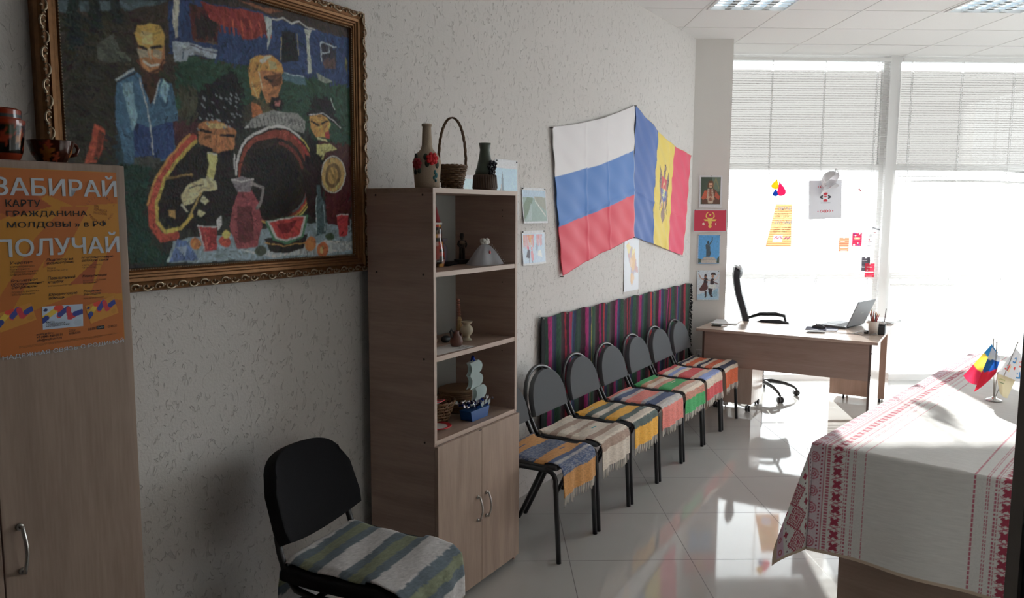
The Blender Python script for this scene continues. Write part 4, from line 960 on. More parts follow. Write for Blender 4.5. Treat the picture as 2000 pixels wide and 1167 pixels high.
for k in range(70):
    x = rg.uniform(-.095, .098); y = rg.uniform(-.036, .036); z = .050+rg.uniform(0, .022)+.018*(abs(x)/.09)**2
    q = Vector((rg.uniform(-1, 1), rg.uniform(-1, 1), rg.uniform(.1, 1))).normalized(); b_ = fo if k % 3 else fb
    e1 = q.orthogonal().normalized()*.009; e2 = q.cross(e1)*.8; o = Vector((x, y, z))
    b_.add([o-q*.002, o+q*.016+e1, o+q*.020+e2, o+q*.014-e1, o+q*.018-e2], [(0, 1, 2), (0, 2, 3), (0, 3, 4), (0, 4, 1)])
    if k % 4 == 0: b_.tube([o-e1*.8, o+e1*.8], .0055, 6)
fo.build('silver_foil', mat('silver foil', (.75, .76, .8), .16, 1.0), t, fix=False)['kind'] = 'stuff'; fb.build('blue_foil', mat('blue foil', S(10, 50, 150), .2, .8), t, fix=False)['kind'] = 'stuff'
MB().tube([(-.012, 0, .045), (-.026, 0, .272)], .0022, 6).build('mast', M_paper, t)
M_sail = seethrough('pale green organza', S(186, 198, 198, 1.4), .25, .4)
for x0, z0, sc in ((-.052, .205, 1.0), (-.048, .145, 1.02), (-.010, .085, .95)):
    sl = MB(); pts = [(0, .058), (.07, .064), (.092, .052), (.102, .034), (.094, .014), (.072, .002), (.03, 0), (-.004, -.004), (.012, .016), (.014, .036)]
    sl.prism([(x0+a*sc, z0+b_) for a, b_ in pts], -.0108, -.0100, 'xz'); sl.prism([(x0+a*sc, z0+b_) for a, b_ in pts], .0100, .0108, 'xz')
    for a, b_ in ((0, 1), (1, 2), (2, 3), (3, 4), (4, 5)):
        p, q = pts[a], pts[b_]; sl.add([(x0+p[0]*sc, -.0104, z0+p[1]), (x0+q[0]*sc, -.0104, z0+q[1]), (x0+q[0]*sc, .0104, z0+q[1]), (x0+p[0]*sc, .0104, z0+p[1])], [(0, 1, 2, 3)])
    sl.build('sail', M_sail, t, fix=False)
MB().tube([(-.03, 0, .268), (-.022, -.004, .286), (-.004, -.006, .258)], [.003, .010, .0025], 6).build('pennant', mat('blue foil pennant', S(20, 60, 170), .25, .5), t)
bw = MB()
for a, z in ((-.01, .07), (.02, .078), (.045, .07)): bw.add([(a, -.04, z), (a+.02, -.044, z+.018), (a+.026, -.04, z-.006), (a+.008, -.042, z-.014)], [(0, 1, 2, 3)])
bw.build('ribbon_bow', M_sail, t)
# ================================================================== row of chairs with woven covers
M_pad = mat('charcoal upholstery', (0.105, 0.113, 0.122), 0.85, bump=.4, bscale=500, spec=.25)
def arc(c, r, a0, a1, n=6): return [(c[0]+r*math.cos(R(a0+(a1-a0)*i/n)), c[1]+r*math.sin(R(a0+(a1-a0)*i/n))) for i in range(n+1)]
PITCHC = 0.4585
def row_chair(loc, label):
    t = thing('visitor_chair', label, 'chair', loc, RW, 'grey backed chairs along the wall')
    HX = .206
    bk_ = [(-HX, -.232, .470), (-HX, -.212, .50), (-HX, -.158, .61)]
    bk_ += [(-HX*math.cos(math.pi*k/14), -(.158-.048*math.sin(math.pi*k/14)), .61+.197*math.sin(math.pi*k/14)**.9) for k in range(1, 14)]
    bk_ += [(HX, -.158, .61), (HX, -.212, .50), (HX, -.232, .470)]
    MB().tube(bk_, .0115, 10).build('back_frame', M_black, t)
    def pf(u, v):
        a = math.pi*u; z = .565+.01*math.cos(a)*0; top = (.192*math.cos(math.pi-a), .61+.182*math.sin(a)**.9)
        x = top[0]; zt = top[1] if .02 < u < .98 else .60; zz = .562+(zt-.562)*v
        return (x, -(.178-.055*(zz-.56)/.24)-.020, zz)
    p = MB(); p.grid(pf, 29, 10); p.build('backrest', M_pad, t, solid=.030, bevel=.006)
    for sg in (-1, 1):
        x = sg*HX
        MB().tube([(x, -.232, .470), (x, -.246, .456), (x, -.275, .449), (x, -.53, .453)], .0115, 10).build('seat_rail', M_black, t)
        MB().tube([(x, -.53, .453), (x, -.555, .449), (x, -.574, .434), (x, -.583, .41), (x*1.005, -.606, .0)], .0125, 10).build('leg', M_black, t)
        MB().tube([(x*.93, -.37, .446), (x*.93, -.34, .40), (x*.93, -.145, .0)], .0115, 10).build('leg', M_black, t)
    MB().box(-.195, .195, -.585, -.235, .448, .478).build('seat', M_pad, t, bevel=.012)
    return t
M_cover = M_weave
def cover(name, label, loc, rotz, prof, wd, stripes, group, seed, ticks=(), fr_len=.045):
    """a fringed woven runner following prof (d, z) from behind the seat over its front edge"""
    t = thing(name, label, 'seat cover', loc, rotz, group)
    P = [Vector((0, -d, z)) for d, z in prof]; L = [0]
    for a, b in zip(P[:-1], P[1:]): L.append(L[-1]+(b-a).length)
    tot = L[-1]; nv, nu = 150, 44; rng = np.random.default_rng(seed)
    co = np.zeros((nv, nu, 3)); col = np.zeros((nv, nu, 3)); edges = np.cumsum([s[1] for s in stripes]); edges = edges/edges[-1]
    wob = np.cumsum(rng.normal(0, .0007, nu)); wob -= wob.mean(); jag = rng.normal(0, .0024, (len(stripes), nu)); jag = (jag+np.roll(jag, 1, 1)+np.roll(jag, 2, 1))/2
    for j in range(nv):
        l = tot*j/(nv-1); k = min(len(L)-2, max(0, sum(1 for q in L if q <= l)-1)); f = (l-L[k])/(L[k+1]-L[k]); p = P[k].lerp(P[k+1], f)
        for i in range(nu):
            u = i/(nu-1); x = (u-.5)*wd*(1+.012*math.sin(l*17+seed)); e = abs(2*u-1)
            hang = max(0, (l/tot-.70)/.30); rear = max(0, (.2-l/tot)/.2)
            y = p.y - hang*(.008*math.sin(u*9+seed)+.004*math.sin(u*23+seed*2)) + rear*.006*math.sin(u*11+seed); z = p.z + .0025*math.sin(l*40+u*7+seed)*(1-hang) - (.010*max(0, e-.86)/.14 if .25 < l/tot < .65 else 0)
            co[j, i] = (x, y, z)
            q = l/tot + wob[i]; m = 0
            while m < len(stripes)-1 and q > edges[m]+jag[m, i]: m += 1
            c = np.array(stripes[m][0]); mel = stripes[m][2] if len(stripes[m]) > 2 else None
            if mel is not None and rng.random() < .45: c = .6*c+.4*np.array(mel)
            col[j, i] = c*(1+.09*rng.normal())
    for u, q, ln, c in ticks:
        j0 = int(q*(nv-1)); i0 = int(u*(nu-1)); col[j0:j0+2, i0:i0+int(ln*nu)] = c
    col = np.clip(col, .003, .93)
    ii = np.arange((nv-1)*(nu-1)); b = (ii//(nu-1))*nu+ii % (nu-1); F = np.stack([b, b+1, b+nu+1, b+nu], -1)
    qmesh('cloth', co.reshape(-1, 3), F, col.reshape(-1, 3), M_cover, t, solid=.0032)
    fb = MB(); rg = random.Random(seed)
    for i in range(1, nu-1, 2):
        x, y, z = co[-1, i]; dx = rg.uniform(-.006, .006); dy = rg.uniform(-.005, .004); q = fr_len*rg.uniform(.75, 1.15)
        fb.tube([(x, y, z+.004), (x+dx*.4, y+dy*.3-.001, z-q*.5), (x+dx, y+dy, z-q)], [.0034, .0034, .0026], 5)
    fb.build('fringe', M_fringe, t, fix=False)
    return t
PROF = [(.206, .345), (.208, .44), (.214, .478), (.228, .489), (.26, .487), (.40, .485), (.55, .486), (.586, .482), (.604, .468), (.611, .44), (.612, .38), (.615, .325)]
KS = 1.6
def K(r, g, b): return S(r, g, b, KS)
ORG, SLB, CRM, BEI = K(166, 122, 76), K(66, 78, 104), K(176, 168, 156), K(142, 124, 112)
OCH, SGR, PNK, MEL = K(196, 148, 66), K(78, 90, 88), K(186, 112, 104), K(150, 150, 150)
GRE, SAL, RD6, BL6, NAV, ORD, WH = K(66, 140, 88), K(170, 116, 100), K(176, 80, 82), K(122, 136, 176), K(50, 54, 70), K(188, 96, 66), K(182, 170, 156)
COV = [
 ('orange and slate blue striped woven cover on the chair beside the bookcase', [(ORG, 14), (SLB, 9, MEL), (ORG, 15), (SLB, 16, MEL), (ORG, 11), (SLB, 4), (MEL, 3, SLB), (SLB, 9, MEL), (ORG, 15)], [(.35, .32, .2, SLB), (.6, .60, .15, SLB)]),
 ('white and beige striped woven cover with teal flecks, second seat from the bookcase', [(WH, 24), (CRM, 6), (BEI, 6), (CRM, 8), (BEI, 4), (CRM, 12), (BEI, 6), (CRM, 7), (BEI, 7), (CRM, 14)], [(.25, .22, .3, K(20, 120, 130)), (.55, .56, .15, K(20, 120, 130))]),
 ('ochre and grey-green striped woven cover with white bands, third seat from the bookcase', [(OCH, 12), (SGR, 6), (OCH, 10), (SGR, 6), (CRM, 6), (SGR, 5), (OCH, 10), (SGR, 6), (CRM, 7), (SGR, 6), (OCH, 15)], [(.3, .28, .2, CRM)]),
 ('pink and slate blue striped woven cover, fourth seat from the bookcase', [(PNK, 22), (MEL, 3), (SLB, 6), (MEL, 4, PNK), (PNK, 13), (MEL, 4, SLB), (SLB, 9), (MEL, 7, WH), (PNK, 17)], [(.6, .4, .2, CRM)]),
 ('bright green woven cover with salmon and white bands, fifth seat from the bookcase', [(GRE, 26), (SAL, 5, GRE), (WH, 6), (SAL, 5, CRM), (GRE, 12), (SAL, 6, CRM), (WH, 8), (SAL, 6, SGR), (GRE, 12)], [(.35, .3, .25, WH), (.6, .52, .2, WH)]),
 ('red and white striped woven cover with blue bands, sixth seat from the bookcase', [(WH, 16), (RD6, 9), (WH, 5), (BL6, 5), (WH, 5), (RD6, 13), (WH, 7, SAL), (BL6, 8), (WH, 8), (RD6, 12)], []),
 ('orange-red and navy striped woven cover on the last chair by the desk', [(ORD, 16), (WH, 5), (NAV, 4), (WH, 4), (ORD, 8), (WH, 4), (NAV, 4), (WH, 4), (ORD, 8, NAV), (WH, 6), (NAV, 6), (WH, 4), (ORD, 16)], [])]
CHL = ['grey chair beside the bookcase, its back hidden, under the orange and blue cover', 'grey arched-back chair under the white and beige cover', 'grey arched-back chair under the ochre and grey-green cover', 'grey arched-back chair under the pink and slate blue cover', 'grey arched-back chair under the bright green cover', 'grey arched-back chair under the red, white and blue cover', 'grey arched-back chair under the orange-red and navy cover, nearest the desk']
first = None
for k in range(7):
    loc = WP(3.244+PITCHC*(k+.5), 0)
    if first is None: first = row_chair(loc, CHL[0])
    else: dup(first, loc, RW, CHL[k])
    lb, st, tk = COV[k]
    cover('seat_cover', lb, loc, RW, PROF, .382, st, 'woven covers on the chairs along the wall', k+1, tk)
# ------------------------------------------------------------------ black chair in front
fc = thing('office_visitor_chair', 'black padded chair with a wide back left of the bookcase, under the grey striped cover', 'chair', WP(1.97, .07), RW+R(8))
M_bk = mat('black upholstery', (0.010, 0.010, 0.012), 0.9, bump=.5, bscale=500, spec=.2)
def bfn(off):
    def f(u, v):
        a = 2*u-1; top = .856-.055*abs(a)**3.2; bot = .585-.035*(1-a*a); hwid = .232*(1-.06*v)
        z = bot+(top-bot)*v; x = a*hwid*(1-.10*max(0, v-.75)/.25*abs(a)**4-.06*max(0, .2-v)/.2)
        return (x, -(.225-.115*(z-.5)/.35)-.045*a*a+off, z)
    return f
b = MB().grid(bfn(0), 25, 16); b.build('backrest', M_bk, fc, solid=.042, bevel=.014)
def sfn(u, v):
    a = 2*u-1; d = .225+.44*v; z = .474-.012*math.sin(math.pi*min(1, v*1.1))*0.8-.030*max(0, (v-.72)/.28)**2 + .010*a*a*(1-v)
    return (a*.235*(1-.04*v), -d, z)
MB().grid(sfn, 21, 21).build('seat', M_bk, fc, solid=.042, bevel=.012)
for sg in (-1, 1):
    x = sg*.235
    MB().tube([(sg*.20, -.195, .60), (sg*.20, -.205, .545), (sg*.20, -.228, .475), (sg*.20, -.27, .425), (sg*.20, -.34, .410), (sg*.20, -.46, .412)], .0135, 10, sx=.8).build('back_support', M_plastic, fc)
    MB().tube([(x, -.30, .405), (x, -.33, .418), (x, -.40, .422), (x, -.56, .418), (x, -.60, .405)], .0125, 10).build('side_rail', M_black, fc)
    MB().tube([(x, -.60, .405), (x, -.625, .38), (x, -.638, .33), (x*1.03, -.70, 0)], .0125, 10).build('leg', M_black, fc)
    MB().tube([(x, -.30, .405), (x, -.278, .38), (x, -.262, .33), (x*1.03, -.17, 0)], .0125, 10).build('leg', M_black, fc)
    MB().tube([(x*.98, -.50, .40), (x*.98, -.50, .385), (x*1.06, -.50, .385)], .008, 8).build('link_lug', M_plastic, fc)
MB().tube([(-.235, -.36, .418), (.235, -.36, .418)], .011, 10).build('crossbar', M_black, fc); MB().tube([(-.235, -.54, .414), (.235, -.54, .414)], .011, 10).build('crossbar', M_black, fc)
FW, FB, FG = K(172, 170, 170), K(88, 98, 106), K(112, 118, 98)
stf = [(FW, 14), (FB, 4), (FG, 4), (FB, 4), (FW, 9), (FB, 4), (FG, 5), (FB, 4.5), (FW, 10), (FB, 4.5), (FG, 6), (FB, 4.5), (FW, 12), (FB, 5), (FG, 5.5), (FB, 5), (FW, 9)]
PF2 = [(.190, .27), (.192, .41), (.204, .504), (.232, .524), (.30, .516), (.45, .508), (.53, .506), (.595, .505), (.655, .494), (.694, .462), (.706, .39), (.710, .31)]
cover('chair_cover', 'white woven cover with grey-blue and olive bands on the black chair', WP(1.97, .07), RW+R(8), PF2, .40, stf, 'woven covers on the chairs along the wall', 21)
del bpy.data.objects['chair_cover']['group']
# ================================================================== hangings on the left wall
def on_wall(s, z, d=.003): return WP(s, d, z)
def pin(parent, x, z, y=-.001):
    MB().tube([(x, y+.001, z), (x, y-.004, z)], .0042, 8).build('push_pin', M_pin, parent)
# striped rug
rug = thing('striped_rug', 'long dark wool rug with magenta, green and navy stripes hung behind the chairs', 'rug', WP(5.52, .004, .33), RW)
MAG, NVY, GRN2, MRN, CRI, BLKc, YEL, TEAL, DKG, RDD = K(128, 32, 84), K(40, 42, 68), K(40, 66, 52), K(52, 34, 42), K(122, 36, 50), K(24, 28, 30), K(122, 118, 60), K(36, 66, 92), K(34, 54, 46), K(138, 40, 42)
seq = [(BLKc, 3), (DKG, 2), (MAG, 4), (NVY, 4), (GRN2, 4), (MRN, 3), (CRI, 1.2), (MRN, 2), (MAG, 1), (CRI, 2), (TEAL, 1.5), (NVY, 2), (DKG, 5), (MRN, 3), (MAG, 3.4), (NVY, 3), (YEL, .8), (GRN2, 4), (MRN, 4), (MAG, 1.6), (MRN, 2), (RDD, 1.6), (NVY, 2.5), (GRN2, 3), (MRN, 6), (MAG, 2.2), (TEAL, 1.6), (NVY, 1.5), (GRN2, 3), (MRN, 6), (CRI, 1.4), (MRN, 1.6), (RDD, 1), (NVY, 3), (GRN2, 3), (MRN, 4), (MAG, 3.6), (NVY, 3), (GRN2, 2), (DKG, 2), (MRN, 4), (RDD, 2.6), (NVY, 2.4), (YEL, .8), (GRN2, 4), (MRN, 3), (MAG, 3), (TEAL, 1.4), (NVY, 2), (GRN2, 2), (MRN, 5), (MAG, 1), (MRN, 1.5), (CRI, 1.6), (NVY, 2), (GRN2, 3), (MRN, 5), (MAG, 1.6), (TEAL, 1.2), (NVY, 2), (GRN2, 3), (MRN, 3.4), (CRI, 2.4), (DKG, 3), (GRN2, 1), (DKG, 3), (BLKc, 2.5)]
ed = np.cumsum([q for _, q in seq]); ed = ed/ed[-1]; RWd, RHt = 2.80, .735
rr = Ras(560, 60, RWd, RHt, BLKc); uu = rr.u + .0022*np.sin(rr.v*5+rr.u*31)+.0012*np.sin(rr.v*13+rr.u*70)
idx = np.clip(np.searchsorted(ed, np.clip(uu, 0, .9999)), 0, len(seq)-1); rr.a = np.array([c for c, _ in seq])[idx]; rr.rough(.16, 6, 1, 1)
def rugf(u, v):
    fold = .010*np.sin(u*61)+.006*np.sin(u*140+2); top = -.012*np.abs(np.sin(u*math.pi*9.5))*v**3
    return (u-.5)*RWd + .012*(1-v)*0, -.022-fold*(.35+.65*(1-v)), v*RHt+top
rr.mesh('woven_panel', vcol('wool rug', 1.0, .8, 260, .05, .2), rugf, rug, solid=.006)
fb = MB(); rg = random.Random(3)
for k in range(60):
    z = .01+.72*k/60; fb.tube([(RWd/2-.005, -.022, z), (RWd/2+.012, -.03+rg.uniform(-.008, .008), z+rg.uniform(-.006, .004)), (RWd/2+rg.uniform(.018, .034), -.026+rg.uniform(-.01, .01), z-rg.uniform(.006, .018))], [.005, .0045, .0055], 5)
fb.build('fringe', mat('black wool fringe', (.014, .016, .018), 1.0), rug, fix=False)
nb = MB()
for k in range(10): nb.tube([((k/9-.5)*RWd*.985, 0.0, RHt-.012), ((k/9-.5)*RWd*.985, -.035, RHt-.012)], .003, 6)
nb.build('nails', M_steel, rug)
# flags
M_flag = vcol('satin flag cloth', .55, .15, 700, .3, .3, .0)
def flag(name, label, corners, nu, nv, ras, bow, seed, pole=True):
    s0 = corners[0][0]; z0 = corners[0][1]
    t = thing(name, label, 'flag', WP(s0, .004, z0), RW)
    (bs, bz), (cs, cz), (es, ez), (ts, tz) = [(a-s0, b-z0) for a, b in corners]     # lower left, lower right, upper right, upper left
    def f(u, v):
        x = (bs*(1-u)+cs*u)*(1-v)+(ts*(1-u)+es*u)*v; z = (bz*(1-u)+cz*u)*(1-v)+(tz*(1-u)+ez*u)*v
        z = z-bow[0]*4*u*(1-u)*v-bow[1]*4*u*(1-u)*(1-v)
        y = -.012-.006*np.sin(u*9+v*2+seed)-.004*np.sin(u*21-v*4)-.003*np.sin((u+v)*33+seed) - .010*np.exp(-((u-.33-.03*v)/.012)**2)*.4 - .004*np.exp(-((u-.62+.02*v)/.010)**2) - .004*np.exp(-((v-.36)/.012)**2)
        return x, y, z
    ras.mesh('cloth', M_flag, f, t, solid=.0016)
    for u, v in ((0, 1), (1, 1), (0, 0), (1, 0)):
        x, y, z = f(np.float64(u), np.float64(v)); MB().tube([(x*.995, 0, z-.006), (x*.995, y-.006, z-.006)], .003, 7).build('nail', M_pin, t)
    return t
r1 = Ras(150, 150, 1.2, .95, K(196, 194, 196)); r1.poly([(0, 0), (1, 0), (1, .328), (0, .338)], K(196, 62, 80)); r1.poly([(0, .338), (1, .328), (1, .663), (0, .676)], K(66, 110, 172))
flag('tricolour_flag', 'white, blue and red striped flag pinned high on the textured wall', [(4.407, 1.293), (5.590, 1.505), (5.562, 2.473), (4.253, 2.196)], 90, 90, r1, (.028, -.005), 1)
r2 = Ras(240, 210, 1.25, .93, K(216, 180, 86)); r2.poly([(0, 0), (.345, 0), (.325, .3), (.345, .7), (.37, 1), (0, 1)], K(66, 96, 156)); r2.poly([(.675, 0), (1, 0), (1, 1), (.685, 1)], K(196, 64, 92))
BR, EDG = K(128, 104, 98), K(74, 58, 60)
def both(pts, c):
    for sg in (1, -1): r2.poly([(.515+sg*x*.74, .515+y) for x, y in pts], c)
both([(0, .14), (.02, .13), (.05, .06), (.085, .16), (.115, .21), (.128, .12), (.122, .0), (.112, -.08), (.120, -.20), (.09, -.13), (.05, -.10), (0, -.08)], EDG)
both([(0, .13), (.02, .12), (.05, .05), (.085, .145), (.112, .19), (.120, .12), (.114, .0), (.104, -.08), (.110, -.17), (.085, -.11), (.05, -.09), (0, -.07)], BR)
for k in range(4): both([(.085+.005*k, .13-.035*k), (.122, .125-.035*k), (.122, .115-.035*k)], EDG)
r2.poly([(.500, .76), (.505, .72), (.485, .60), (.545, .60), (.53, .70), (.54, .74), (.525, .765)], EDG); r2.poly([(.507, .75), (.511, .72), (.493, .61), (.537, .61), (.522, .70), (.532, .74)], BR)
r2.poly([(.50, .42), (.53, .42), (.565, .27), (.545, .245), (.515, .215), (.485, .245), (.465, .27)], EDG); r2.poly([(.503, .42), (.527, .42), (.555, .275), (.515, .228), (.475, .275)], BR)
both([(.03, -.08), (.075, -.08), (.10, -.17), (.085, -.18)], K(220, 205, 160)); both([(.045, -.08), (.062, -.08), (.088, -.17), (.080, -.175)], K(178, 60, 70))
r2.poly([(.455, .64), (.575, .64), (.578, .52), (.452, .52)], K(178, 60, 70)); r2.poly([(.452, .53), (.578, .53), (.575, .455), (.515, .40), (.455, .455)], K(62, 84, 150))
YE = K(228, 208, 130)
for sg in (1, -1): r2.line([(.515+sg*.014, .47), (.515+sg*.03, .535), (.515+sg*.028, .575), (.515+sg*.014, .61)], .008, YE)
r2.poly([(.497, .54), (.533, .54), (.522, .46), (.515, .44), (.508, .46)], YE); r2.ell(.515, .585, .010, .014, YE); r2.ell(.477, .47, .010, .014, YE); r2.ell(.553, .475, .009, .013, YE); r2.ell(.47, .50, .006, .010, K(40, 60, 130)); r2.line([(.515, .81), (.515, .775)], .006, YE)
r2.line([(.505, .795), (.525, .795)], .005, YE)
flag('emblem_flag', 'blue, yellow and red flag with an eagle emblem beside the white, blue and red flag', [(5.594, 1.505), (6.696, 1.315), (6.854, 2.186), (5.568, 2.473)], 240, 210, r2, (.045, 0.0), 4)
# printed sheets
def sheet(name, label, loc, rotz, ras, pins=((.04, .97), (.96, .97)), curl=.006, group=None, cat='picture', dx=0.0):
    t = thing(name, label, cat, loc, rotz, group); W_, H_ = ras.W, ras.H
    def f(u, v): return u*W_+dx*(1-v), -.0012-curl*(1-v)**2*(1+.4*np.sin(u*3)), v*H_
    ras.mesh('sheet', M_print, f, t)
    for u, v in pins: pin(t, u*W_+dx*(1-v), v*H_)
    return t
WHT = S(190, 192, 196, 1.45)
G4 = 'printed pictures pinned on the left wall'
def Q(r, g, b): return S(r, g, b, 1.6)
p = Ras(66, 48, .285, .205, WHT); p.poly([(.03, .06), (.97, .06), (.97, .93), (.03, .93)], Q(120, 140, 134)); p.poly([(.03, .74), (.97, .70), (.97, .93), (.03, .93)], Q(150, 170, 186)); p.poly([(.03, .5), (.2, .74), (.45, .70), (.3, .4), (.03, .1)], Q(86, 106, 84)); p.poly([(.45, .76), (.97, .74), (.97, .35), (.7, .5)], Q(128, 130, 118)); p.poly([(.1, .08), (.34, .56), (.38, .5), (.3, .08)], Q(140, 156, 154)); p.poly([(.52, .62), (.56, .62), (.95, .2), (.92, .18)], Q(184, 184, 176)); p.line([(.5, .74), (.56, .6)], .004, Q(190, 190, 180)); p.rough(.05, 2, 2, 2)
sheet('bridge_print', 'pinned landscape print of a green gorge with a bridge, right of the bookcase', on_wall(3.922, 1.625), RW, p, curl=.012, group=G4, dx=.012)
p = Ras(66, 48, .275, .20, WHT); p.poly([(.03, .05), (.97, .05), (.97, .90), (.03, .90)], Q(168, 184, 206))
rgx = np.random.default_rng(5)
for k in range(10): x = .05+.05*k*.9; p.poly([(x, .88), (x+.04, .88), (x+.03, .46+.2*rgx.random()), (x+.005, .5)], Q(190, 110+int(40*rgx.random()), 106))
for k in range(5): x = .62+.05*k; p.poly([(x, .89), (x+.045, .89), (x+.03, .55), (x, .52+.1*rgx.random())], Q(184, 128, 132))
p.poly([(.14, .22), (.22, .46), (.32, .44), (.30, .2)], Q(60, 50, 66)); p.poly([(.34, .4), (.44, .42), (.46, .14), (.36, .1)], Q(186, 130, 140)); p.ell(.24, .50, .04, .06, Q(200, 90, 110)); p.ell(.39, .48, .035, .05, Q(190, 130, 130)); p.line([(.26, .2), (.26, .07)], .006, Q(60, 50, 60)); p.line([(.38, .12), (.4, .06)], .006, Q(60, 50, 60)); p.poly([(.55, .5), (.62, .66), (.68, .5), (.62, .34)], Q(140, 152, 170)); p.poly([(.66, .4), (.8, .42), (.84, .2), (.64, .26)], Q(196, 206, 216)); p.rough(.04, 3, 2, 2)
sheet('folk_print', 'pinned print of people in front of hanging red textiles, below the bridge print', on_wall(3.925, 1.382), RW, p, group=G4, dx=.012)
p = Ras(60, 80, .235, .30, WHT); p.poly([(0, .0), (.97, .0), (.97, .84), (0, .84)], Q(158, 184, 208)); p.poly([(0, .0), (.97, .0), (.97, .3), (.85, .42), (.7, .34), (.6, .44), (.4, .36), (.36, .5), (.3, .74), (.26, .5), (.14, .42), (0, .4)], Q(120, 130, 138)); p.poly([(.22, .1), (.27, .66), (.31, .80), (.34, .66), (.4, .1)], Q(112, 128, 142)); p.rough(.04, 7, 2, 2)
sheet('skyline_print', 'pinned print of a tall spire under blue sky, half behind the clay vase', on_wall(3.64, 1.675), RW, p, pins=((.06, .97), (.95, .97)), group=G4)
p = Ras(60, 48, .285, .205, WHT); p.poly([(.03, .05), (.97, .05), (.97, .90), (.03, .90)], Q(170, 194, 216)); p.poly([(.03, .05), (.97, .05), (.97, .4), (.03, .5)], Q(120, 140, 110)); p.rough(.03, 7, 2, 2)
sheet('sky_print', 'pinned print showing a pale blue strip behind the bookcase top, left of the clay vase', on_wall(3.33, 1.672), RW, p, group=G4)
t = thing('hanging_cord', 'white cord with a small grey metal tip hanging along the right side of the bookcase', 'cord', on_wall(3.70, 1.22), RW)
MB().box(-.004, .004, -.004, -.001, .03, .62).build('cord', M_paper, t); MB().prism([(-.018, 0), (.018, 0), (.002, .034), (-.002, .034)], -.006, -.001, 'xz').build('metal_tip', M_steel, t)
mp = Ras(60, 84, .285, .40, S(196, 200, 208, 1.5)); rgm = np.random.default_rng(8)
sh = [(.12, .86), (.3, .92), (.38, .84), (.55, .82), (.62, .76), (.70, .80), (.72, .66), (.82, .56), (.84, .46), (.94, .42), (.96, .32), (.70, .34), (.66, .28), (.70, .22), (.62, .18), (.52, .08), (.44, .16), (.44, .3), (.46, .42), (.36, .52), (.26, .66), (.2, .78)]
mp.poly(sh, S(196, 176, 168, 1.5)); msk = (mp.a[..., 0] < S(196, 200, 208, 1.5)[0]-.01) | (mp.a[..., 2] < S(196, 200, 208, 1.5)[2]-.1)
pc = [S(210, 184, 160, 1.4), S(214, 200, 150, 1.4), S(190, 160, 160, 1.4), S(180, 168, 176, 1.4), S(206, 176, 140, 1.4)]
pts = rgm.random((34, 2)); dist = (mp.u[..., None]-pts[:, 0])**2+2*(mp.v[..., None]-pts[:, 1])**2; near = dist.argmin(-1)
mp.a[msk] = np.array(pc)[near[msk] % 5]
sheet('district_map', 'white sheet with a small coloured district map under the two flags', on_wall(5.43, 1.10), RW, mp, pins=((.05, .97), (.95, .97), (.03, .03), (.95, .03)), curl=.004, cat='map')
# end wall, four sheets one below another
EY = pw.y - .003; G5 = 'printed pictures on the narrow wall by the window'
p = Ras(52, 72, .205, .285, WHT); p.poly([(.06, .1), (.94, .1), (.94, .95), (.06, .95)], Q(64, 76, 66)); p.poly([(.55, .95), (.9, .95), (.9, .5), (.62, .5)], Q(92, 108, 96)); p.line([(.6, .6), (.72, .92), (.86, .6)], .008, Q(120, 120, 90))
p.poly([(.12, .12), (.14, .36), (.26, .54), (.42, .60), (.64, .60), (.78, .50), (.92, .32), (.92, .12)], Q(88, 64, 54)); p.poly([(.10, .30), (.24, .54), (.36, .52), (.32, .3), (.18, .24)], Q(168, 86, 66)); p.poly([(.72, .52), (.92, .34), (.86, .24), (.68, .34)], Q(160, 80, 64)); p.poly([(.36, .58), (.6, .58), (.66, .3), (.6, .14), (.4, .14), (.34, .3)], Q(172, 158, 142)); p.poly([(.44, .58), (.54, .58), (.56, .2), (.44, .2)], Q(128, 78, 64))
for k in range(6): p.line([(.38, .54-.06*k), (.62, .54-.06*k)], .004, Q(120, 90, 76))
p.ell(.5, .71, .085, .095, Q(176, 140, 116)); p.poly([(.38, .78), (.42, .84), (.58, .84), (.62, .76), (.62, .6), (.57, .66), (.57, .77), (.43, .77), (.42, .64), (.36, .62)], Q(92, 62, 44)); p.line([(.45, .685), (.55, .685)], .007, Q(70, 46, 36)); p.line([(.34, .28), (.5, .34), (.66, .27)], .012, Q(172, 140, 118)); p.rough(.05, 4, 1, 1)
sheet('portrait_print', 'pinned print of a long-haired man in a red and white embroidered coat, topmost', (1.862, EY, 1.730), 0, p, pins=((.5, .985),), group=G5)
p = Ras(100, 68, .298, .20, WHT); p.poly([(.02, .03), (.98, .03), (.98, .97), (.02, .97)], S(168, 52, 72, 1.7)); GO = S(220, 176, 90, 1.6)
for sg in (1, -1): p.line([(.5+sg*.035, .60), (.5+sg*.10, .62), (.5+sg*.125, .70), (.5+sg*.11, .80), (.5+sg*.075, .86)], .0085, GO); p.poly([(.5+sg*.05, .56), (.5+sg*.20, .56), (.5+sg*.16, .48), (.5+sg*.06, .48)], GO)
p.poly([(.43, .60), (.57, .60), (.565, .45), (.535, .32), (.555, .24), (.53, .17), (.47, .17), (.445, .24), (.465, .32), (.435, .45)], GO)
for sg in (1, -1): p.ell(.5+sg*.035, .47, .010, .02, S(140, 60, 50, 1.5)); p.ell(.5+sg*.02, .215, .007, .012, S(140, 60, 50, 1.5))
p.poly([(.5+(.045 if k % 2 == 0 else .018)*math.sin(k*math.pi/5), .76+(.067 if k % 2 == 0 else .027)*math.cos(k*math.pi/5)) for k in range(10)], GO)
WH2 = S(226, 196, 176, 1.5)
for k in range(5): p.ell(.30+.024*math.cos(k*1.257), .35+.036*math.sin(k*1.257), .018, .027, WH2)
p.ell(.30, .35, .012, .018, S(168, 52, 72, 1.7)); p.ell(.685, .35, .026, .055, WH2); p.ell(.699, .355, .022, .046, S(168, 52, 72, 1.7))
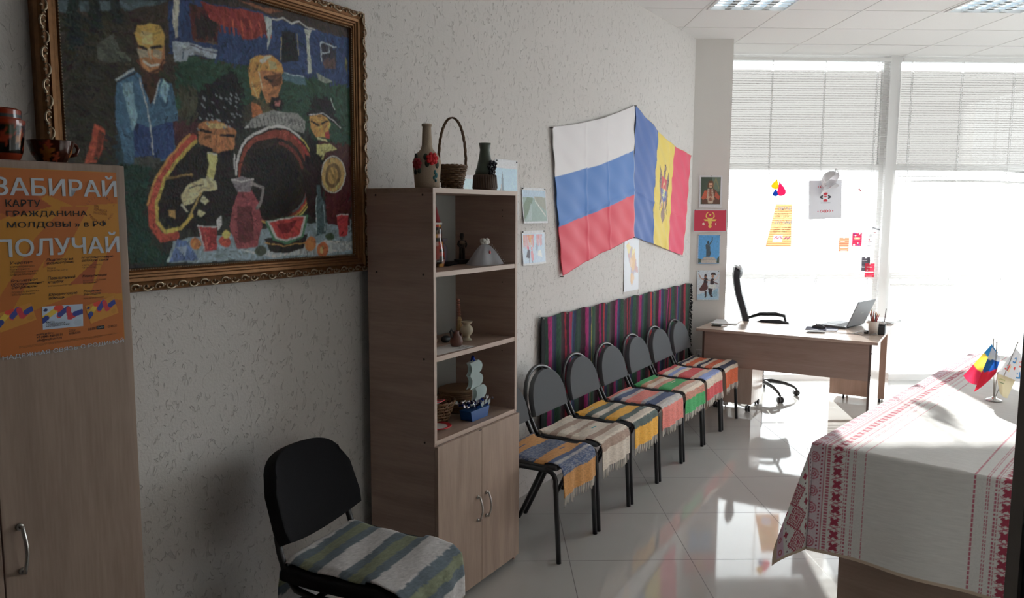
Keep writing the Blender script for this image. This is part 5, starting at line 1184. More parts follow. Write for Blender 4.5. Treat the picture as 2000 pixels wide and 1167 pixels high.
sheet('bull_head_print', 'pinned dark red sheet with a golden bull head, star and crescent', (1.819, EY, 1.514), 0, p, group=G5)
p = Ras(52, 70, .205, .262, WHT); p.poly([(.02, 0), (.98, 0), (.98, .985), (.02, .985)], S(84, 146, 196, 1.5)); p.poly([(.02, .02), (.16, .04), (.16, .16), (.02, .18)], Q(70, 84, 78)); p.poly([(.84, .02), (.98, .02), (.98, .28), (.88, .18)], Q(66, 80, 74))
p.poly([(.16, .02), (.86, .02), (.84, .14), (.72, .22), (.3, .22), (.18, .14)], Q(160, 156, 150)); p.line([(.18, .14), (.84, .14)], .005, Q(120, 116, 112)); SD = Q(66, 78, 86)
for q in ([(.37, .24), (.39, .40), (.36, .58), (.42, .66), (.54, .66), (.57, .42), (.60, .36), (.54, .24)], [(.34, .6), (.37, .68), (.44, .66), (.42, .54)], [(.53, .66), (.57, .66), (.66, .80), (.645, .92), (.62, .92), (.625, .80), (.52, .70)], [(.42, .68), (.40, .74), (.45, .79), (.51, .76), (.50, .68)], [(.38, .25), (.44, .25), (.43, .4), (.38, .4)]): p.poly(q, SD)
p.rough(.06, 4, 2, 2)
sheet('statue_print', 'pinned photo of a dark statue with raised arm against blue sky', (1.863, EY, 1.228), 0, p, pins=((.03, .98), (.97, .98)), group=G5)
p = Ras(60, 78, .205, .27, S(186, 196, 206, 1.45)); p.poly([(.02, .02), (.98, .02), (.98, .2), (.6, .3), (.02, .18)], S(160, 190, 210, 1.4)); p.poly([(.6, .1), (.9, .12), (.95, .4), (.75, .34)], S(140, 176, 196, 1.4)); D1_ = Q(52, 44, 50); D2_ = Q(80, 52, 52)
for q, c in (([(.10, .36), (.30, .60), (.44, .58), (.50, .40), (.36, .30), (.16, .30)], D2_), ([(.30, .58), (.28, .72), (.40, .76), (.48, .70), (.46, .56)], D1_), ([(.60, .70), (.58, .54), (.74, .52), (.78, .68), (.70, .74)], D1_), ([(.52, .52), (.80, .52), (.86, .40), (.6, .36), (.5, .42)], Q(190, 200, 208)), ([(.5, .4), (.7, .38), (.66, .18), (.74, .12), (.62, .1), (.52, .24)], D1_), ([(.34, .3), (.36, .12), (.30, .10), (.42, .08), (.44, .3)], D1_), ([(.6, .84), (.64, .93), (.8, .92), (.84, .84)], D1_)): p.poly(q, c)
p.ell(.37, .80, .06, .06, Q(120, 84, 70)); p.poly([(.31, .80), (.34, .88), (.42, .87), (.43, .80)], D1_); p.ell(.69, .80, .055, .055, Q(150, 116, 98)); p.line([(.32, .68), (.16, .74), (.06, .88)], .009, Q(150, 120, 110)); p.line([(.74, .66), (.9, .76), (.96, .86)], .009, Q(190, 180, 176)); p.line([(.44, .66), (.58, .66)], .010, Q(160, 140, 136)); p.line([(.76, .6), (.94, .54)], .010, Q(96, 70, 72)); p.rough(.08, 5, 2, 2)
sheet('dancers_print', 'pinned drawing of two folk dancers in dark costumes, lowest of the four', (1.867, EY, .897), 0, p, pins=((.06, .97), (.94, .97)), group=G5)
t = thing('wall_socket', 'small white wall socket behind the left end of the desk', 'socket', (1.90, pw.y, .40), 0)
MB().box(-.026, .026, -.03, 0, -.045, .045).build('box', M_white, t, bevel=.004); MB().tube([(0, -.030, .0), (0, -.034, 0)], .017, 16).build('outlet', M_paper, t)
MB().tube([(.0, -.034, 0), (-.012, -.05, -.01), (-.02, -.045, -.10), (-.02, -.02, -.32), (-.02, -.02, -.396)], .0028, 6).build('cable', M_plastic, t)
# ================================================================== desk
DS, DD = 6.265, 0.295
def DK(s, d, z=0): return WP(s*1.0295, d*1.0295-.0676, z)
desk = thing('desk', 'oak-look office desk with a level front panel in front of the window', 'desk', DK(DS, DD), RD)
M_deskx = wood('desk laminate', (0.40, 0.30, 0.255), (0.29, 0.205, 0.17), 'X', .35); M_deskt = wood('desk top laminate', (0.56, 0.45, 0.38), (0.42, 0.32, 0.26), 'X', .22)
M_desky = wood('desk side laminate', (0.56, 0.46, 0.40), (0.44, 0.34, 0.28), 'Z', .16); M_desky.node_tree.nodes['Principled BSDF'].inputs['Specular IOR Level'].default_value = .7
M_dkedge = mat('dark edge band', (0.09, 0.06, 0.05), .5)
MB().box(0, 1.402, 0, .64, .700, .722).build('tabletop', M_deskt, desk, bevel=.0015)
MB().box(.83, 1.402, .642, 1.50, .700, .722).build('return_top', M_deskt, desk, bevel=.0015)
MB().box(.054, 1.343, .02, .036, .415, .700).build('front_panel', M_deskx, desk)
for x in (.054, 1.343): MB().box(x, x+.016, .02, .62, 0, .700, 0).box(x-.0005, x+.0165, .0188, .02, 0, .700, 1).build('side_panel', [M_desky, M_dkedge], desk)
for z in (.63, .46): MB().tube([(1.359, .03, z), (1.3615, .03, z)], .005, 8).build('screw_cap', M_plastic, desk)
ped = thing('pedestal', 'oak-look drawer pedestal on castors under the left end of the desk', 'drawer unit', DK(DS+.228, DD+.082), RD)
MB().box(0, .340, 0, .37, .065, .58).build('carcass', M_desky, ped, bevel=.0015)
for k in range(3): MB().box(.002, .338, .371, .387, .075+.168*k, .238+.168*k).build('drawer', M_desky, ped, bevel=.0015)
for x in (.03, .306):
    for y in (.03, .34):
        c = MB(); c.tube([(x, y, .065), (x, y, .045)], .006, 8)
        for o in (-.011, .011): c.tube([(x+o-.007, y, .025), (x+o+.007, y, .025)], .025, 16)
        c.build('castor', M_plastic, ped)
lc = thing('low_cabinet', 'brown low cabinet on small legs under the far right end of the desk', 'cabinet', DK(7.415, 1.165), RD)
MB().box(0, .46, 0, .29, .04, .699).build('carcass', wood('brown laminate', (.42, .27, .21), (.30, .19, .14), 'Z', .16), lc, bevel=.0015)
for x in (.12, .42):
    for y in (.03, .26): MB().tube([(x, y, 0), (x, y, .04)], .009, 8).build('leg', M_plastic, lc)
# office chair
oc = thing('office_chair', 'black swivel chair with a high curved back seen edge-on behind the desk', 'chair', WP(7.395, .565), RW+R(15))
M_lea = mat('black leather', (.022, .024, .030), .45, spec=.45, bump=.15, bscale=120)
prof = [(.16, .50), (.155, .60), (.165, .72), (.20, .84), (.235, .95), (.255, 1.05), (.262, 1.12), (.26, 1.18), (.245, 1.21)]
def ob(u, v):
    q = v*(len(prof)-1); k = min(int(q), len(prof)-2); f = q-k; y = prof[k][0]*(1-f)+prof[k+1][0]*f; z = prof[k][1]*(1-f)+prof[k+1][1]*f
    a = 2*u-1; w_ = .235*(1-.22*max(0, v-.55)/.45); return (a*w_, y-.015*a*a, z-.03*abs(a)**4*(v > .9))
MB().grid(ob, 17, 25).build('backrest', M_lea, oc, solid=.05, bevel=.012)
MB().ball((0, .235, 1.145), .17, .042, .068, n=20, k=12).build('headrest', M_lea, oc)
MB().grid(lambda u, v: ((2*u-1)*.24*(1-.08*v), .16-.44*v, .50-.035*max(0, v-.75)/.25+.012*(2*u-1)**2), 13, 13).build('seat', M_lea, oc, solid=.07, bevel=.02)
for sg in (-1, 1):
    MB().tube([(sg*.255, .19, .60), (sg*.268, .12, .69), (sg*.268, .02, .725), (sg*.268, -.12, .73), (sg*.268, -.20, .715), (sg*.275, -.215, .66), (sg*.25, -.12, .50), (sg*.22, -.02, .475)], [.012, .014, .018, .019, .016, .013, .012, .012], 9).build('armrest', M_plastic, oc)
MB().tube([(0, 0, .14), (0, 0, .30)], .028, 14).tube([(0, 0, .29), (0, 0, .47)], .016, 12).build('gas_column', M_plastic, oc)
for k in range(5):
    a = R(-135-15+72*k); ux, uy = math.cos(a), math.sin(a)
    lg = MB().tube([(0, 0, .13), (ux*.10, uy*.10, .135), (ux*.22, uy*.22, .115), (ux*.30, uy*.30, .085), (ux*.33, uy*.33, .062)], [.024, .020, .015, .012, .010], 9).build('base_arm', M_black, oc)
    c = MB().tube([(ux*.33, uy*.33, .07), (ux*.33, uy*.33, .04)], .006, 8)
    for o in (-.014, .014): c.tube([(ux*.33-uy*(o-.008), uy*.33+ux*(o-.008), .028), (ux*.33-uy*(o+.008), uy*.33+ux*(o+.008), .028)], .028, 16)
    c.build('castor', M_plastic, oc)
# on the desk
ZT = .7225
pp = thing('paper_stack', 'stack of white papers at the left end of the desk', 'paper', DK(6.735, .41, ZT), RD+R(6))
for k in range(4): MB().box(-.105, .105, -.148, .148, .0015*k, .0015*k+.0012, 0, Matrix.Rotation(R((0, 4, -3, 2)[k]), 4, 'Z')).build('sheet', M_paper, pp)
nb = thing('notebook', 'small dark grey notebook with a white card beside the papers on the desk', 'notebook', DK(6.475, .415, ZT), RD+R(8))
MB().box(-.05, .03, -.035, .045, 0, .011).build('cover', mat('dark grey cover', (.045, .05, .05), .5), nb, bevel=.002); MB().box(.031, .075, -.03, .06, 0, .004).build('card', M_paper, nb)
lt = thing('laptop', 'grey open laptop seen from behind at the right of the desk', 'laptop', DK(7.02, 1.395, ZT), RW+R(165))
M_lap = mat('grey aluminium shell', (.20, .21, .225), .42, .3)
MB().box(-.178, .178, -.235, 0, .004, .020).build('base', M_lap, lt, bevel=.004)
kb = MB()
for i in range(14):
    for j in range(5): kb.box(-.155+.0222*i, -.155+.0222*i+.018, -.11+.0185*j, -.11+.0185*j+.0145, .020, .0215)
kb.build('keyboard', M_plastic, lt); MB().box(-.05, .05, -.215, -.135, .020, .0206).build('touchpad', M_lap, lt)
MB().tube([(-.15, .003, .016), (.15, .003, .016)], .008, 10).build('hinge', M_plastic, lt)
Ml = Matrix.Translation((0, .004, .016)) @ Matrix.Rotation(R(-22), 4, 'X')
lid = MB().box(-.178, .178, -.0, .008, .004, .238, 0, Ml).build('lid', M_lap, lt, bevel=.003)
MB().box(-.170, .170, -.0012, 0, .014, .230, 0, Ml).build('screen', mat('laptop screen', (.02, .025, .03), .15), lid)
lg_ = text('logo', 'ASUS', -.030, 0, .06, .013, mat('pale logo', (.45, .45, .47), .3, .6), lid)
lg_.matrix_local = Ml @ Matrix.Translation((0, .0095, .12)) @ Matrix.Rotation(math.pi, 4, 'Z')
mpad = tag(MB().box(-.125, .125, -.10, .10, 0, .003).build('mouse_pad', mat('blue-grey mouse pad', (.085, .09, .135), .9), loc=DK(6.755, 1.185, ZT), rotz=RD+R(5), bevel=.001), 'blue-grey mouse pad under the mouse in front of the laptop', 'mouse pad')
ms = thing('computer_mouse', 'dark computer mouse with a grey edge on the mouse pad', 'mouse', DK(6.775, 1.155, ZT+.003), RD+R(70))
MB().grid(lambda u, v: (.031*math.cos(math.pi*u)*(1-.25*(2*v-1)**2)*min(1, 6*v+.3, 6*(1-v)+.3), (v-.5)*.112, .036*math.sin(math.pi*u)**.8*math.sin(math.pi*(.12+.80*v))**.7), 17, 17).build('shell', mat('dark grey mouse shell', (.03, .034, .045), .35), ms, fix=False)
MB().tube([(-.008, .02, .0325), (.008, .02, .0325)], .006, 10).build('wheel', M_lil, ms)
ph = thing('smartphone', 'black phone with a pale frame lying near the front edge of the desk', 'phone', DK(6.545, 1.17, ZT), RD+R(24))
MB().box(-.072, .072, -.036, .036, .003, .011).build('body', M_plastic, ph, bevel=.003); MB().box(-.073, .073, -.037, .037, .0045, .0075).build('frame', M_steel, ph, bevel=.001); MB().box(-.02, .02, -.02, .02, 0, .003).build('camera_bump', M_plastic, ph)
cp_ = thing('pencil_cup', 'white plastic cup full of pencils at the right end of the desk', 'cup', DK(6.665, 1.578, ZT), RD)
MB().lathe([(.001, .003), (.030, .003), (.031, 0), (.0385, .106), (.0395, .108), (.037, .108), (.029, .006), (.001, .006)], 26).build('cup', mat('white plastic cup', (.66, .63, .58), .4), cp_)
rg = random.Random(15)
pcs = [S(150, 50, 60), S(60, 60, 80), S(190, 120, 70, 1.2), S(170, 60, 70), S(60, 40, 40), S(200, 150, 90, 1.2), S(120, 50, 60), S(40, 40, 50), S(180, 90, 60)]
for k in range(13):
    a = 6.283*k/13+.3; r0, r1_ = .014, .036*rg.uniform(.5, 1); h = rg.uniform(.155, .195)
    b0 = Vector((r0*math.cos(a+2), r0*math.sin(a+2), .008)); b1 = Vector((r1_*math.cos(a), r1_*math.sin(a), h)); c = pcs[k % 9]
    o = MB().tube([b0, b1], .0038, 6, 0).tube([b1, b1+(b1-b0).normalized()*.014], [.0036, .0006], 6, 1).build('pencil', [mat('pencil paint', c, .4), mat('pencil tip', S(200, 160, 110), .7)])
    o.location = cp_.location; o.rotation_euler = (0, 0, RD)
    tag(o, 'pencil standing in the white cup on the desk', 'pencil', 'pencils in the white cup')
og = thing('pen_holder', 'black desk organiser with pale notes behind the white pencil cup', 'organiser', DK(6.735, 1.632, ZT), RD)
MB().prism([(-.045, 0), (.045, 0), (.045, .085), (.01, .085), (-.045, .060)], -.026, .026, 'yz').build('body', mat('dark plastic', (.03, .035, .04), .4), og, bevel=.003)
MB().box(-.018, .018, -.02, .02, .080, .098).build('notes', M_paper, og); MB().box(-.006, .006, -.022, .022, .0985, .1005).build('teal_note', mat('teal card', (.05, .16, .17), .6), og)
t = tag(MB().tube([(0, 0, .055), (.008, .012, .175)], .0036, 7).build('pen', mat('grey pen', (.10, .07, .08), .4), loc=DK(6.735, 1.645, ZT+.03), rotz=RD), 'thin dark pen standing in the black desk organiser', 'pen')
tag(MB().tube([(0, 0, .003), (.05, .012, .003), (.11, .0, .003), (.20, .02, .003), (.29, -.01, .003), (.34, .03, .004), (.37, .05, .012), (.385, .06, .003)], .0026, 6).build('mouse_cable', mat('grey cable', (.35, .34, .34), .5), loc=DK(6.59, 1.24, ZT), rotz=RD), 'grey cable running across the desk from the phone to the pencil cup', 'cable')
cbm = MB(); rg = random.Random(9)
for k in range(3): cbm.tube([(.0, .0, .003), (.02+.01*k, .03, .004+.008*k), (.05, .055+.01*k, .012+.006*k), (.075+.01*k, .075, .016), (.09, .105-.01*k, .006)], .0026, 6)
tag(cbm.build('charger_cable', M_paper, loc=DK(6.61, 1.44, ZT), rotz=RD), 'white charger cable bunched left of the pencil cup', 'cable')
tag(MB().box(-.018, .018, -.014, .014, 0, .024).build('charger_plug', M_plastic, loc=DK(6.70, 1.525, ZT), rotz=RD, bevel=.004), 'small black plug beside the white pencil cup', 'plug')
p2 = thing('document_pile', 'pile of white papers at the far right end of the desk behind the organiser', 'paper', DK(7.50, 1.57, ZT), RD-.3)
for k in range(5): MB().box(-.10, .10, -.14, .14, .004*k, .004*k+.003, 0, Matrix.Rotation(R((0, 5, -4, 8, 2)[k]), 4, 'Z')).build('sheet', M_paper, p2)
# ================================================================== things hung on the blind behind the desk
HY = YW-.128
M_back = vcol('thin backlit card', .6, trans=.24)
bn = thing('balloon_bunch', 'bunch of yellow, pink and blue limp balloons hung on the blind', 'balloons', (2.79, HY, 1.84), 0)
def balloon(x, z, w_, h, rot, col):
    M = Matrix.Translation((x, -.012, z)) @ Matrix.Rotation(rot, 4, 'Y')
    pr_ = [(.0006, h), (.004, h*.97), (.006, h*.90), (w_*.16, h*.78), (w_*.36, h*.55), (w_*.5, h*.30), (w_*.46, h*.14), (w_*.3, h*.04), (.0005, 0)]
    b = MB().lathe(pr_[::-1], 20, sy=.35, M=M); return b.build('balloon', seethrough('balloon rubber', col, 0.0, .5), bn)
balloon(-.042, .075, .075, .10, .28, S(232, 200, 60, 1.1)); balloon(.040, .008, .088, .145, -.22, S(236, 70, 130, 1.1)); balloon(-.030, .005, .055, .075, .1, S(50, 100, 180, 1.1))
MB().tube([(0, -.006, .15), (-.002, -.004, .20)], .0022, 5).build('tie', M_paper, bn)
# paper bag with folk ornament
bg_ = thing('paper_bag', 'large white paper bag with red and black folk ornament hung on the blind', 'bag', (3.095, HY, 1.622), 0); bg_.rotation_euler = (0, R(-2.2), 0)
p = Ras(120, 150, .32, .375, (.74, .74, .76)); RB, BK2 = S(190, 60, 70, 1.2), S(70, 66, 74)
def chev(cu, cv, su, sv, c, th=.010): p.line([(cu-su, cv+sv), (cu, cv), (cu+su, cv+sv)], th, c)
for cv in (.20, .83):
    for k in range(-3, 4):
        cu = .5+.075*k
        if k == 0:
            for a in range(4): p.line([(cu+.018*math.cos(a*1.571+.785), cv+.016*math.sin(a*1.571+.785)), (cu+.045*math.cos(a*1.571+.785), cv+.038*math.sin(a*1.571+.785))], .008, RB)
        elif k % 2: p.poly([(cu-.02, cv), (cu, cv+.025), (cu+.02, cv), (cu, cv-.025)], RB)
        else:
            sg = 1 if k > 0 else -1; p.line([(cu-.02*sg, cv+.028), (cu+.015*sg, cv), (cu-.02*sg, cv-.028)], .006, RB)
chev(.5, .62, .05, .035, RB, .014); chev(.5, .655, .02, .012, RB, .01); chev(.5, .50, .05, -.035, RB, .014); chev(.5, .465, .02, -.012, RB, .01); chev(.5, .565, .025, .018, RB, .010)
for sg in (-1, 1): p.line([(.5+sg*.10, .595), (.5+sg*.135, .562), (.5+sg*.10, .53)][::1], .016, BK2); p.line([(.5+sg*.155, .575), (.5+sg*.165, .562), (.5+sg*.155, .55)], .009, BK2)
p.mesh('front', M_back, lambda u, v: (u*.32, -.0335+0*u, v*.375), bg_)
MB().box(.001, .319, -.032, -.008, .001, .373).build('bag_body', seethrough('white bag paper', (.72, .72, .75), 0, .45), bg_, bevel=.003)
text('lettering', 'молдовы', .115, .150, .095, .011, mat('grey ink', (.2, .2, .22), .8), bg_, y=-.0345); text('lettering', 'карта гражданина', .105, .168, .115, .005, mat('pale grey ink', (.5, .5, .52), .8), bg_, y=-.0345)
# cap
cap = thing('baseball_cap', 'white baseball cap hung by its strap in front of the paper bag', 'cap', (3.262, HY-.125, 1.985), 0)
zc_ = Vector((-.45, .55, .70)).normalized(); yc_ = -(Vector((.12, .35, -1))-zc_*Vector((.12, .35, -1)).dot(zc_)).normalized(); xc_ = yc_.cross(zc_)
Mc = Matrix(((xc_.x, yc_.x, zc_.x, 0), (xc_.y, yc_.y, zc_.y, 0), (xc_.z, yc_.z, zc_.z, 0), (0, 0, 0, 1)))
def cf(u, v):
    a = 6.283*u; ph_ = math.pi/2*v; return Mc @ Vector((.082*math.cos(a)*math.cos(ph_), .098*math.sin(a)*math.cos(ph_), .10*math.sin(ph_)**1.0))
M_cap = seethrough('white cotton twill', (.76, .75, .77), 0, .3)
MB().grid(cf, 33, 12).build('crown', M_cap, cap, solid=.003, fix=False)
def vf(u, v):
    a = math.pi*(1.12+.76*u); r = 1+.78*v*math.sin(math.pi*(.08+.84*u))**.6; return Mc @ Vector((.082*math.cos(a)*r, .098*math.sin(a)*r, -.004-.025*v*(1-math.cos((u-.5)*3.0))-.01*v))
MB().grid(vf, 25, 9).build('visor', M_cap, cap, solid=.004, fix=False)
MB().ball(Mc @ Vector((0, 0, .10)), .008).build('button', M_cap, cap)
em = MB()
for a, z in ((-1.75, .35), (-1.57, .28), (-1.39, .35), (-1.57, .42)):
    c = Mc @ Vector((.0835*math.cos(a)*math.cos(z), .0995*math.sin(a)*math.cos(z), .101*math.sin(z))); em.ball(c, .008, .008, .006, n=4, k=2)
em.build('ornament', mat('dull red stitching', (.30, .12, .11), .8), cap, fix=False)
MB().tube([Mc @ Vector((-.03, .098, .0)), Mc @ Vector((-.01, .125, .045)), Mc @ Vector((.03, .098, .0))], .006, 6).build('strap', M_cap, cap)
# second poster
po2 = thing('window_poster', 'orange and yellow poster with white headlines, its left edge folded back, hung on the blind', 'poster', (2.69, HY, 1.358), 0)
p = Ras(50, 84, .25, .41, (.80, .50, .24)); O1, O2 = (.80, .41, .19), (.78, .36, .18)  # oranges paled to imitate window glare; same print as the door poster
for q in ([(0, 1), (1, 1), (1, .84), (.5, .80), (0, .88)], [(0, .3), (.4, .5), (.7, .8), (.5, .45), (0, .12)], [(.7, .3), (1, .7), (1, .3)], [(0, 0), (1, 0), (1, .16), (.4, .22), (0, .18)]): p.poly(q, O1)
p.poly([(.24, .10), (.62, .12), (.62, .27), (.24, .27)], S(206, 214, 232, 1.1)); p.line([(.28, .18), (.36, .24), (.42, .18), (.52, .24), (.58, .20)], .009, S(200, 70, 80)); p.line([(.7, .17), (.8, .23), (.85, .17), (.95, .24)], .009, S(150, 70, 110))
def po2f(u, v): return .0+(.32*v)*.25*(1-u)+u*.25*(1-.0*v)-.006*v*u, -.006-.012*(1-u)*v, v*.41
p.mesh('sheet', M_back, po2f, po2)
text('headline', 'ИРАЙ', .105, .355, .135, .036, M_paper, po2, y=-.022, bold=.03); text('headline', 'ЛУЧАЙ', .075, .222, .165, .036, M_paper, po2, y=-.022, bold=.03)
text('lettering', 'ЖДАНИНА\nОВЫ » в РФ', .075, .283, .135, .040, mat('brown ink', (.16, .12, .08), .8), po2, y=-.021)
text('small_print', 'Подписку\nПовышенный\nЮридическую', .065, .135, .07, .06, mat('brown ink', (.16, .12, .08), .8), po2, y=-.021); text('small_print', 'Неограниченную\nКонсультации\nПокрытие', .15, .135, .085, .06, mat('brown ink', (.16, .12, .08), .8), po2, y=-.021)
# cards and tags
def card(name, label, x, z, w_, h, col, rot=0, y=0, lines=(), cat='card', spots=()):
    t = thing(name, label, cat, (x, HY-.004-y, z), 0); t.rotation_euler = (0, rot, 0)
    p = Ras(int(w_*420), int(h*420), w_, h, col)
    for u, v, r_, c in spots: p.ell(u, v, r_, r_*w_/h, c)
    for u0, u1, v, th, c in lines: p.line([(u0, v), (u1, v)], th, c)
    p.ell(.5, .965, .07, .05, (.8, .8, .8))
    p.mesh('sheet', M_back, None, t); MB().tube([(w_/2, -.001, h*.96), (w_/2+.001, .001, h+.035)], .0012, 5).build('thread', M_fringe, t)
    return t
PW_ = (.8, .78, .76)
card('orange_card', 'orange pocket card with white lettering hung on the blind', 3.416, 1.310, .098, .135, S(226, 140, 110, 1.0), lines=((.18, .55, .74, .007, PW_), (.18, .85, .30, .010, PW_), (.2, .85, .06, .004, PW_)))
card('pink_card', 'deep pink patterned card with a pale oval, hung upper right on the blind', 3.545, 1.365, .095, .135, S(206, 50, 84, 1.0), lines=((.3, .72, .54, .020, S(240, 170, 130)), (.38, .62, .54, .006, PW_)), spots=((.2, .9, .12, S(140, 60, 120)), (.75, .88, .09, PW_), (.32, .76, .08, PW_), (.22, .08, .1, PW_), (.7, .1, .14, S(140, 60, 120)), (.62, .2, .06, PW_)))
card('black_card', 'dark grey card with pale lettering hung low on the blind, half behind the red card', 3.650, 1.119, .084, .136, S(70, 66, 74), lines=((.15, .6, .74, .007, S(150, 145, 150)), (.1, .5, .3, .02, S(120, 118, 124))))
card('red_card', 'red card with white lettering hung lowest on the blind by the window post', 3.684, 1.058, .094, .136, S(216, 54, 78), y=.008, lines=((.2, .65, .73, .008, PW_), (.2, .3, .52, .006, PW_), (.12, .88, .37, .009, PW_), (.15, .75, .08, .004, PW_)))
wh = (.72, .73, .75); rs = S(180, 90, 100)
card('name_badge', 'tilted white badge with a grey stripe hung beside the window post', 3.716, 1.462, .078, .115, wh, rot=R(14), y=.004, lines=((.0, 1, .72, .012, S(120, 120, 124)), (.35, .6, .42, .004, rs), (.4, .55, .34, .004, S(110, 90, 100)), (.3, .4, .28, .004, rs)), cat='badge')
card('ornament_tag', 'narrow white tag with a small red and black ornament, below the tilted badge', 3.692, 1.350, .055, .128, wh, lines=((.3, .5, .6, .006, rs), (.6, .8, .5, .006, S(80, 70, 80)), (.3, .55, .42, .006, rs), (.2, .8, .15, .003, S(130, 120, 130))), cat='tag')
card('pale_tag', 'small pale pink tag left of the narrow ornament tag', 3.662, 1.352, .03, .095, S(222, 206, 214, 1.0), cat='tag')
ln = thing('lanyard', 'thin red and white beaded cord hanging above the deep pink card', 'cord', (3.592, HY-.004, 1.53), 0)
b1 = MB(); b2 = MB()
for k in range(36): (b1 if k % 3 else b2).ball((.002*math.sin(k*.3), -.003, .012+.0102*k), .0042, n=7, k=4)
b1.build('red_beads', mat('red beads', S(170, 50, 60), .4), ln); b2.build('white_beads', M_paper, ln); MB().ball((.008, -.004, .378), .010, n=8, k=5).ball((-.006, -.004, .386), .009, n=8, k=5).build('bow', mat('red bow', S(180, 60, 70), .6), ln)
# ================================================================== long table with its cloths
TAN = R(-43); TW = .79; TO = Vector((1.333, 3.131, 0))
ex_ = Vector((math.cos(TAN), math.sin(TAN), 0)); ey_ = Vector((-math.sin(TAN), math.cos(TAN), 0))
def TP(x, y, z=0): return TO + ex_*x + ey_*y + Vector((0, 0, z))
def long_table(y0, y1, label):
    t = thing('conference_table', label, 'table', TP(0, y0), TAN, 'laminate tables under the cloths')
    L = y1-y0
    MB().box(.012, TW-.012, .012, L-.002, .728, .752).build('tabletop', M_deskt, t)
    MB().box(.10, TW-.06, .055, .071, 0, .728).build('end_panel', wood('table laminate', (.40, .29, .235), (.30, .21, .165), 'X'), t); MB().box(.10, TW-.06, L-.071, L-.055, 0, .728).build('end_panel', M_deskx, t)
    MB().box(TW/2-.008, TW/2+.008, .071, L-.071, .40, .728).build('middle_panel', M_deskx, t)
    return t
long_table(0, 1.40, 'laminate table under the nearer white and red cloth'); long_table(1.402, 2.80, 'laminate table under the farther cloth, towards the window')
CLW = (.80, .79, .77); CR = S(158, 66, 84, 1.3); CR2 = S(170, 96, 112, 1.4); CP = S(186, 160, 176, 1.5); CDK = S(96, 50, 70, 1.2); CBE = S(186, 168, 150, 1.3)
def cloth_col(U, V):
    """white cloth with woven red border bands; U measured inwards from the table edge, negative on the overhang"""
    c = np.empty(U.shape+(3,)); c[:] = CLW
    def put(m, col): c[m] = col
    def band(a, b): return (U > a) & (U < b)
    m = band(-.34, -.285); put(m, CBE)
    m = band(-.285, -.235); put(m, CP); q = (np.abs(((V/.06) % 1)-.5)*.06)**2+(U+.26)**2; put(m & (q < .014**2), CR2); put(m & (q < .006**2), CLW)
    m = band(-.235, -.045); P = .108; dv = np.abs(((V/P) % 1)-.5)*2; du = np.abs(U+.14)/.060; r = dv+du
    put(m & (r < 1.12) & (r > .95), CR); put(m & (r <= .95), CLW); put(m & (r < .86) & (r > .74), CR); stitch = (np.floor((U+V)/.0075)+np.floor((U-V)/.0075)) % 2 == 0
    put(m & (r < .74) & (r > .44) & stitch, CR); put(m & (r < .44) & (r > .33), CR); put(m & (r < .24), CR2); put(m & (r < .10), CR)
    dv2 = np.abs((((V/P)+.5) % 1)-.5)*P
    for uc in (-.215, -.068):
        q = np.hypot(dv2, U-uc); a = np.arctan2(dv2, U-uc); put(m & (r > 1.14) & (q < .016*(.55+.45*np.abs(np.cos(2*a)))), CR)
        put(m & (r > 1.2) & (np.abs(dv2-.030) < .0035) & (np.abs(U-uc) < .0035), CDK)
    put(m & (r > 1.12) & (r < 1.26) & ((np.floor(V/.0045) % 2) == 0), CR)
    m = band(-.045, -.038) | band(.048, .052); put(m, CR2)
    m = band(-.035, .046); put(m, tuple(.5*np.array(CP)+.5*np.array(CLW))); q = np.hypot(np.abs(((V/.07) % 1)-.5)*.07, U-.006); put(m & (q < .025) & (np.sin(q*700) > -.2), CR2)
    put(m & (np.abs(U+.028) < .004) & (((V/.016) % 1) < .45), CDK); put(m & (np.abs(U-.038) < .004) & (((V/.016) % 1) < .45), CR)
    m = band(.058, .072); put(m & ((np.floor(V/.004) % 3) > 0), CR2)
    m = band(.078, .124); P3 = .052; dv = (((V/P3) % 1)-.5)*P3; du = U-.101; q = np.hypot(dv, du); a = np.arctan2(dv, du); put(m & (q < .0205*(.45+.55*np.abs(np.sin(2*a)))), CR); put(m & (np.abs(np.abs(dv)-.026+np.abs(du)*.5) < .0022), CR2)
    for a_, b_ in ((.129, .132), (.136, .142), (.158, .162), (.165, .169)): put(band(a_, b_) & ((np.floor(V/.005) % 3) > 0), CR2)
    put(band(.2035, .2085) & ((np.floor(V/.006) % 3) > 0), CR2)
    return c
